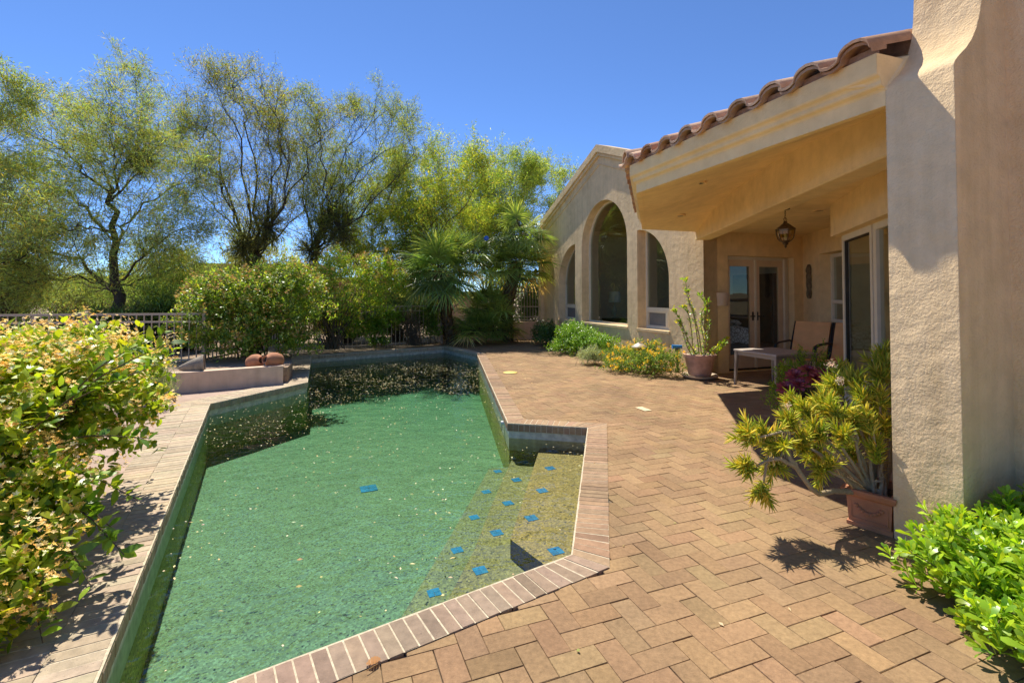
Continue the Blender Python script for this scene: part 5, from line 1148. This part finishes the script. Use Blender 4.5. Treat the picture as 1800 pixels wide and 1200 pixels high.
shrub('bare_vine', 85, (-2.6, 13.0, .05), 'mostly bare twiggy vine tangled on the pool fence left of the palms', 'vine', [((-2.65, 12.98, .6), (.38, .2, .5)), ((-2.9, 12.8, .7), (.3, .2, .4))], 300, 3, LEAF, .045, .022, [(.14, .12, .07), (.1, .12, .04), (.18, .14, .09)], M_leaf, .15, 150, .006, .2)
shrub('fence_vine', 86, (-2.2, 13.4, .05), 'small leafy vine at the right end of the pool fence under the palm', 'vine', [((-2.2, 13.35, .45), (.3, .2, .42)), ((-2.25, 13.2, .9), (.3, .2, .25))], 170, 9, LEAF, .065, .036, [(.11, .18, .03), (.15, .22, .04), (.08, .13, .02)], M_hedge, .15, 14, .006)
# ---- palms
def palm(name, seed, base, crown, rc, label, nf, hubs, trunk_r=.15, low=-.35):
    rng = np.random.default_rng(seed); root = empty(name, base, label, 'palm', 'fan palms at the far end of the pool')
    if trunk_r:
        P = resample([base, tuple((Vector(base)*.5+Vector(crown)*.5)+Vector((rng.normal(0, .06), 0, 0))), crown], 14)[None]; V, Fq, _ = tubes(P, (trunk_r*np.linspace(1.0, 1.15, 14))[None], 12); 
        npmesh('trunk', V, Fq, barkmat('palm_trunk', (.06, .04, .025), (.20, .14, .085), 26), root, smooth=True)
        Pb, Tb = along(rng, P, 420, .05); an = rng.uniform(0, 6.28, 420); out = np.stack([np.cos(an), np.sin(an), np.zeros(420)], 1); V, Fq, T = scatter(BLADE, Pb+out*trunk_r*.9, out*.8+np.array([0, 0, .9]), out, rng.uniform(.10, .22, 420), .05, pick(rng, [(.14, .09, .05), (.2, .14, .08), (.08, .05, .03)], 420)); npmesh('trunk_fibre', V, Fq, M_fine, root, T)
    parts = []; pet = []; petr = []
    for hub in hubs:
        C = np.array(hub[0]); Lp = hub[1]; k = hub[2]
        for q in range(k):
            el = rng.uniform(low, 1.0); az = q*2.4+rng.normal(0, .2); d = unit(np.array([np.cos(az)*math.sqrt(max(.02, 1-el*el)), np.sin(az)*math.sqrt(max(.02, 1-el*el)), el])); L = Lp*rng.uniform(.75, 1.15)
            h = C+d*L*.5+np.array([0, 0, -.05*L*(1-el)]); pet.append(resample([C, (C+h)/2+np.array([0, 0, .04*L]), h], 5)); petr.append(np.linspace(.014, .007, 5))
            ax = unit(d+np.array([0, 0, -.25*(1-max(el, 0))])); side = unit(np.cross(ax, np.array([0.02, 0.01, 1.0]))); nr = np.cross(side, ax); dead = el < low+.10 and rng.random() < .2
            n = 30; a = np.linspace(-2.15, 2.15, n)+rng.normal(0, .03, n); ld_ = ax[None]*np.cos(a)[:, None]+side[None]*np.sin(a)[:, None]+nr[None]*(.12-.16*np.abs(a)[:, None]/2)*1.0+np.array([0, 0, -.10])+rng.normal(0, .06, (n, 3))
            ll = L*.56*(1-.10*np.abs(a))*rng.uniform(.88, 1.1, n); pal = [(.30, .22, .10), (.36, .28, .15)] if dead else [(.09, .13, .03), (.125, .17, .045), (.16, .20, .055), (.07, .10, .028)]
            col = np.tile(pick(rng, pal, 1, .15), (n, 1))*rng.uniform(.85, 1.15, (n, 1)); nn = np.tile(nr, (n, 1))+side[None]*((-1)**np.arange(n))[:, None]*.45
            hp_ = np.tile(h, (n, 1)); V, Fq, T = scatter(BLADE, hp_, ld_, nn, ll, .021*L, col)
            V = V.reshape(n, 6, 3); V[:, 4:, 2] -= (rng.uniform(.05, .16, n)*L*(1-.5*max(el, 0)))[:, None]*.8; parts.append((V.reshape(-1, 3), Fq, T))
    V, Fq, T = cat(parts); npmesh('fronds', V, Fq, M_palm, root, T); V, Fq, _ = tubes(np.array(pet), np.array(petr), 5); npmesh('petioles', V, Fq, leafmat('petiole', .1) if False else M_bark2, root)
cA = tuple(pz(772, 480, 13.5)); palm('fan_palm', 91, (-1.72, 13.75, 0), cA, 1.3, 'leaning fan palm left of the other two, in front of the fence end', 0, [(cA, 1.4, 64), (tuple(pz(830, 455, 13.9)), 1.1, 26), (tuple(pz(735, 500, 13.6)), 1.0, 16)], .15, -.55)
cB = tuple(pz(909, 468, 14.4)); palm('fan_palm', 92, (-.12, 14.55, 0), cB, 1.2, 'tall upright fan palm nearest the house corner', 0, [(cB, 1.25, 50), (tuple(pz(916, 415, 14.5)), 1.15, 30)], .17, -.45)
palm('fan_palm', 93, (-.85, 13.9, 0), (-.85, 13.9, .3), 1.2, 'low trunkless fan palm clump between the two taller palms', 0, [((-.95, 13.8, .3), 1.0, 30), ((-.55, 14.0, .35), 1.1, 26), ((-.7, 14.1, .9), 1.1, 22)], 0, -.05)
palm('fan_palm', 94, tuple(gp(870, 599)), (0, 0, 0), 1, 'small seedling palm against the low wall by the right fence', 0, [(tuple(gp(872, 599)+Vector((0, -.05, .12))), .42, 9)], 0, .0)
# ---- trees
def tree(name, seed, limbs, Z, label, catg, r0, pal, density, sec=(9, 1.5), twig=(6, .75), leafL=.10, leafW=.016, tpl=DIAM, bark=M_bark, zig=.05, up=.3, leafup=0.0, group='desert trees beyond the fence', dens3=(3, .35), mist=None, zspread=1.6, rmin=.004, tl=(.25, 1)):
    rng = np.random.default_rng(seed); P = []; Rr = []; b0 = limbs[0][0][0]
    for i, (px, ra, rb) in enumerate(limbs):
        zo = 0 if i == 0 else rng.normal(0, zspread); n = len(px); pts = []
        for k, (x, y) in enumerate(px): 
            q = pz(x, y+60*max(0, 270-y)/190, Z+zo*(k/(n-1))**1.2); pts.append(tuple(q))
        P.append(resample(pts, 14, rng, zig)); Rr.append(np.linspace(ra, rb, 14))
    P = np.array(P); Rr = np.array(Rr); root = empty(name, tuple(P[0, 0]), label, catg, group)
    Rr = Rr*np.concatenate([np.full((1, 1), .9), np.full((len(Rr)-1, 1), .62)])*np.linspace(1, .7, Rr.shape[1])[None]; V0, F0, T0 = tubes(P, Rr, 9); P1, R1 = kids(rng, P[1:] if len(P) > 1 else P, Rr[1:] if len(P) > 1 else Rr, sec[0], sec[1], .08, 1, .42, up, 9, .22, .42, rmin*1.5, .3, .85); P2, R2 = kids(rng, P1, R1, twig[0], twig[1], .1, 1, .6, up*.7, 7, .3, .55, rmin*.9, .5); P3, R3 = kids(rng, P2, R2, dens3[0], dens3[1], .2, 1, .7, up*.5, 5, .28, .7, rmin*.75, .6)
    parts = [(V0, F0, T0), tubes(P1, R1, 5), tubes(P2, R2, 4), tubes(P3, R3, 3)]; V, Fq, T = cat(parts); npmesh('trunk', V, Fq, bark, root, smooth=True)
    N = density; n3 = int(N*.62); pa, ta = along(rng, P3, n3, .1); pb, tb_ = along(rng, P2, N-n3, .3); pos = np.concatenate([pa, pb])+rng.normal(0, .07, (N, 3)); d = np.concatenate([ta, tb_])*.6+rng.normal(0, .7, (N, 3))+np.array([0, 0, leafup])
    cl = np.sin(pos[:, 0]*2.1+seed)+np.sin(pos[:, 2]*2.7+seed*2)+np.sin(pos[:, 1]*1.9); keep = rng.random(N) < np.clip(.78+.2*cl, .3, 1); pos, d = pos[keep], d[keep]; N = len(pos)
    V, Fq, T = scatter(tpl, pos, d, ball(rng, N)+np.array([0, 0, .4]), leafL*rng.uniform(.6, 1.3, N), leafW*rng.uniform(.7, 1.3, N), pick(rng, pal, N, .2)); npmesh('crown', V, Fq, M_fine, root, T)
    for x, y, Zm, r_ in (mist or []):
        c = np.array(pz(x, y, Zm)); n = 130; e_ = c+ball(rng, n)*r_*rng.uniform(.5, 1.1, (n, 1))*np.array([.8, .8, 1.1]); Q = np.stack([c+(e_-c)*t+rng.normal(0, .04, (n, 3))*r_*2*t*(1-t)*2 for t in np.linspace(0, 1, 6)], 1); Vq, Fq, Tq = tubes(Q, np.full((n, 6), .007), 3); npmesh('mistletoe', Vq, Fq, M_bark2, root)
        Pm, Tm = along(rng, Q, int(4200*r_), .35); V, Fq, T = scatter(BLADE, Pm+rng.normal(0, .03, Pm.shape), Tm+rng.normal(0, .5, Pm.shape), ball(rng, len(Pm)), .10, .008, pick(rng, [(.09, .10, .035), (.13, .13, .045), (.07, .08, .03)], len(Pm))); npmesh('mistletoe_leaves', V, Fq, M_fine, root, T)
gpal = [(.15, .20, .07), (.18, .23, .08), (.12, .17, .065), (.21, .24, .09), (.27, .24, .05)]
tree('mesquite_tree', 101, [([(207, 585), (204, 530), (207, 490), (201, 430), (198, 365), (197, 330)], .17, .08), ([(205, 530), (185, 497), (133, 458), (80, 442), (0, 430), (-70, 420)], .09, .02), ([(200, 410), (145, 360), (100, 328), (35, 310), (-40, 292)], .07, .018), ([(197, 355), (150, 300), (110, 262), (70, 230), (25, 190)], .06, .012), ([(197, 335), (180, 270), (160, 215), (135, 150)], .05, .01), ([(198, 340), (215, 300), (242, 235), (247, 150), (238, 88)], .05, .008), ([(200, 345), (240, 310), (275, 260), (305, 215)], .05, .01), ([(205, 505), (240, 460), (285, 420), (345, 395)], .06, .012), ([(203, 440), (235, 380), (290, 335), (350, 318)], .06, .012), ([(197, 512), (140, 487), (60, 492), (-30, 500)], .05, .01), ([(204, 500), (235, 500), (280, 480), (330, 460)], .05, .01), ([(200, 420), (160, 400), (110, 395), (40, 380)], .05, .01), ([(198, 350), (205, 280), (200, 210), (210, 170)], .045, .008)], 13,
     'feathery green mesquite at far left with thick dark forked trunk', 'tree', .17, gpal, 125000, (17, 1.9), (7, .8), .13, .013, zig=.05, up=.12, leafup=-.12, mist=[(245, 285, 13, .62)])
ypal = [(.16, .18, .04), (.20, .20, .045), (.12, .16, .04), (.26, .22, .05), (.13, .14, .05)]
tree('mesquite_tree', 102, [([(452, 580), (450, 500), (449, 440)], .17, .12), ([(447, 520), (425, 420), (400, 330), (385, 250), (345, 190), (325, 145)], .075, .012), ([(446, 470), (435, 400), (430, 300), (415, 200), (395, 150), (370, 92)], .07, .01), ([(449, 450), (447, 380), (450, 300), (432, 200), (421, 150), (414, 100)], .07, .01), ([(450, 450), (458, 400), (482, 300), (502, 220), (520, 152)], .07, .01), ([(452, 460), (475, 400), (520, 330), (562, 250), (598, 190)], .065, .01), ([(452, 440), (498, 360), (500, 240), (468, 140)], .055, .01), ([(448, 450), (428, 420), (380, 360), (340, 315), (305, 275)], .055, .01), ([(451, 450), (470, 380), (476, 260), (455, 170)], .055, .01), ([(450, 440), (410, 370), (365, 280), (352, 230)], .05, .01), ([(452, 450), (500, 400), (545, 350), (580, 320)], .05, .01)], 15,
     'tall vase shaped mesquite with many bare wavy stems left of centre', 'tree', .2, ypal, 62000, (19, 1.7), (6, .75), .075, .014, zig=.075, up=.55, dens3=(2, .32), mist=[(475, 400, 14.6, .85), (425, 430, 14.5, .7)], rmin=.005)
tree('mesquite_tree', 103, [([(557, 580), (556, 500), (555, 440)], .16, .11), ([(556, 480), (555, 430), (562, 380), (590, 300), (640, 215), (662, 160)], .07, .01), ([(556, 450), (565, 400), (612, 330), (668, 270), (722, 238)], .065, .01), ([(555, 450), (572, 370), (566, 270), (556, 180)], .06, .01), ([(556, 450), (580, 420), (640, 370), (700, 310), (728, 270)], .06, .01), ([(555, 450), (536, 360), (540, 280), (520, 200)], .055, .01), ([(556, 440), (590, 350), (610, 250), (620, 180)], .055, .01), ([(556, 450), (600, 400), (680, 350), (715, 200)], .04, .01), ([(555, 440), (580, 380), (650, 300), (690, 170)], .045, .008)], 16,
     'airy spreading mesquite with dark mistletoe clumps behind the fence shrubs', 'tree', .2, [(.13, .17, .04), (.17, .21, .05), (.10, .14, .04), (.22, .22, .05)], 70000, (19, 1.8), (6, .78), .08, .014, zig=.07, up=.5, dens3=(2, .32), mist=[(595, 400, 15.6, .85), (545, 440, 15.5, .7)], rmin=.005)
tree('palo_verde_tree', 104, [([(692, 580), (688, 545), (684, 520)], .16, .12), ([(686, 535), (660, 510), (640, 470), (625, 420), (640, 360)], .07, .012), ([(686, 530), (668, 480), (672, 410), (690, 330)], .07, .012), ([(688, 535), (715, 480), (740, 400), (765, 330), (780, 268)], .075, .01), ([(690, 530), (740, 440), (800, 380), (850, 310)], .07, .01), ([(688, 520), (715, 420), (712, 340), (720, 290)], .06, .01), ([(686, 520), (655, 430), (672, 340), (690, 300)], .05, .01), ([(690, 530), (760, 460), (830, 420), (880, 380)], .06, .01), ([(688, 530), (720, 450), (760, 360), (815, 275)], .05, .01), ([(688, 530), (730, 470), (790, 430), (850, 420)], .05, .01), ([(686, 530), (640, 480), (610, 440), (600, 400)], .045, .01), ([(688, 525), (735, 430), (800, 350), (840, 290)], .05, .01), ([(688, 525), (730, 450), (750, 390), (740, 310)], .05, .01)], 17,
     'bushy yellow green palo verde with leaning trunks behind the left palm', 'tree', .18, [(.20, .25, .04), (.26, .30, .05), (.15, .21, .04), (.33, .30, .05), (.12, .18, .04)], 140000, (15, 1.8), (7, .85), .095, .022, zig=.07, up=.35, dens3=(3, .4), bark=M_bark2)
tree('palo_verde_tree', 105, [([(868, 580), (866, 520), (864, 470)], .15, .10), ([(864, 490), (850, 400), (866, 330), (888, 288)], .07, .01), ([(865, 480), (895, 410), (925, 345), (948, 318)], .07, .01), ([(864, 490), (825, 410), (810, 330), (800, 285)], .07, .01), ([(866, 480), (900, 430), (950, 380), (985, 350)], .06, .01), ([(864, 480), (870, 400), (905, 330), (920, 300)], .06, .01), ([(864, 500), (835, 450), (790, 420), (760, 400)], .06, .01), ([(866, 500), (900, 480), (940, 450), (960, 430)], .05, .01), ([(864, 480), (880, 410), (900, 370), (930, 300)], .05, .01), ([(864, 480), (840, 420), (850, 360), (840, 300)], .05, .01), ([(864, 480), (890, 440), (960, 400), (990, 330)], .05, .01)], 19,
     'light green fine leaved palo verde behind the tall palm, near the house', 'tree', .18, [(.15, .21, .05), (.19, .25, .06), (.12, .17, .045), (.25, .27, .06)], 140000, (15, 1.9), (7, .9), .10, .02, zig=.07, up=.35, dens3=(3, .42), bark=M_bark2)
tree('mesquite_tree', 106, [([(-60, 600), (-50, 540), (-45, 480)], .15, .1), ([(-48, 520), (-20, 450), (5, 400), (25, 330)], .06, .01), ([(-46, 500), (-40, 380), (-20, 280), (20, 150)], .06, .008), ([(-46, 500), (-10, 470), (40, 450), (60, 445)], .05, .01), ([(-46, 490), (-60, 350), (-80, 240), (-60, 200)], .05, .01)], 12,
     'sparse branchy mesquite cut by the left edge of the photo', 'tree', .17, gpal, 70000, (14, 1.7), (7, .8), .10, .016, zig=.06, up=.2)
# understory beyond the fence
us = [(925, 535, 17.5, 1.0, 1.5, 'dark green desert shrub right behind the short fence panel by the house', (.07, .11, .035)), (90, 560, 10.8, 1.1, .7, 'low dark desert shrub right behind the left fence near its left end', (.13, .16, .055)), (170, 560, 11.2, 1.1, .8, 'low olive desert shrub right behind the left fence post', (.11, .13, .045)), (255, 555, 11.5, 1.2, .95, 'mid green desert shrub right behind the left fence, beside the planter shrub', (.10, .14, .045)), (330, 520, 12.5, 1.2, 1.5, 'feathery light green desert shrub behind the left fence corner', (.15, .20, .06)), (5, 480, 13.5, 1.7, 2.2, 'pale feathery desert shrub at the left edge behind the jasmine', (.14, .18, .07)), (480, 540, 14, 1.3, 1.5, 'dark green desert shrub under the vase shaped mesquite, behind the pool fence', (.08, .12, .035)), (610, 560, 14.5, 1.2, .8, 'low green desert shrub behind the middle of the pool fence', (.10, .13, .04)), (700, 560, 15, 1.2, 1.1, 'dark desert shrub behind the right end of the pool fence', (.08, .11, .035)), (40, 480, 17, 2.2, 2.3, 'grey leaved desert shrub at the far left beyond the fence', (.22, .25, .12)), (120, 510, 18, 2.2, 1.9, 'olive desert shrub beside the dark mesquite trunk', (.12, .15, .045)), (265, 490, 16.5, 2.0, 2.2, 'green desert shrub between the mesquite trunk and the planter shrub', (.12, .17, .05)), (345, 490, 15, 1.8, 1.9, 'tall green desert shrub behind the orange tipped bush', (.14, .20, .055)), (505, 470, 19, 2.2, 3.2, 'pale olive desert shrub between the two vase shaped mesquites', (.19, .22, .07)), (640, 520, 19, 1.9, 1.7, 'low olive desert shrub in front of the pinkish boundary wall', (.13, .15, .05)), (760, 470, 20, 2.8, 2.9, 'dense green desert shrub behind the leaning palm', (.15, .20, .05)), (880, 470, 21, 2.8, 2.9, 'dense dark desert shrub behind the tall palm and the right fence', (.13, .18, .05)), (195, 510, 20, 2.4, 2.0, 'low dark desert shrub beyond the fence under the mesquite', (.14, .18, .06)), (420, 465, 18, 2.2, 3.2, 'brownish desert shrub under the vase shaped mesquite', (.20, .20, .08))]
for k, (x, y, Z, rx, rz_, lab, c) in enumerate(us):
    q = pz(x, y, Z); zc = rz_*.75; rgk = np.random.default_rng(200+k); bl_ = [((q.x+rgk.normal(0, rx*.45), q.y+rgk.normal(0, rx*.35), zc*rgk.uniform(.7, 1.15)), (rx*rgk.uniform(.4, .65), rx*.5, rz_*rgk.uniform(.5, .8))) for _ in range(6)]
    shrub('desert_shrub', 200+k, (q.x, q.y, -.03), lab, 'shrub', bl_, 900, 9, DIAM, .14, .035, [c, tuple(v*1.3 for v in c), tuple(v*.7 for v in c)], M_fine, .38, 50, .02, .2, group='desert shrubs beyond the fence')
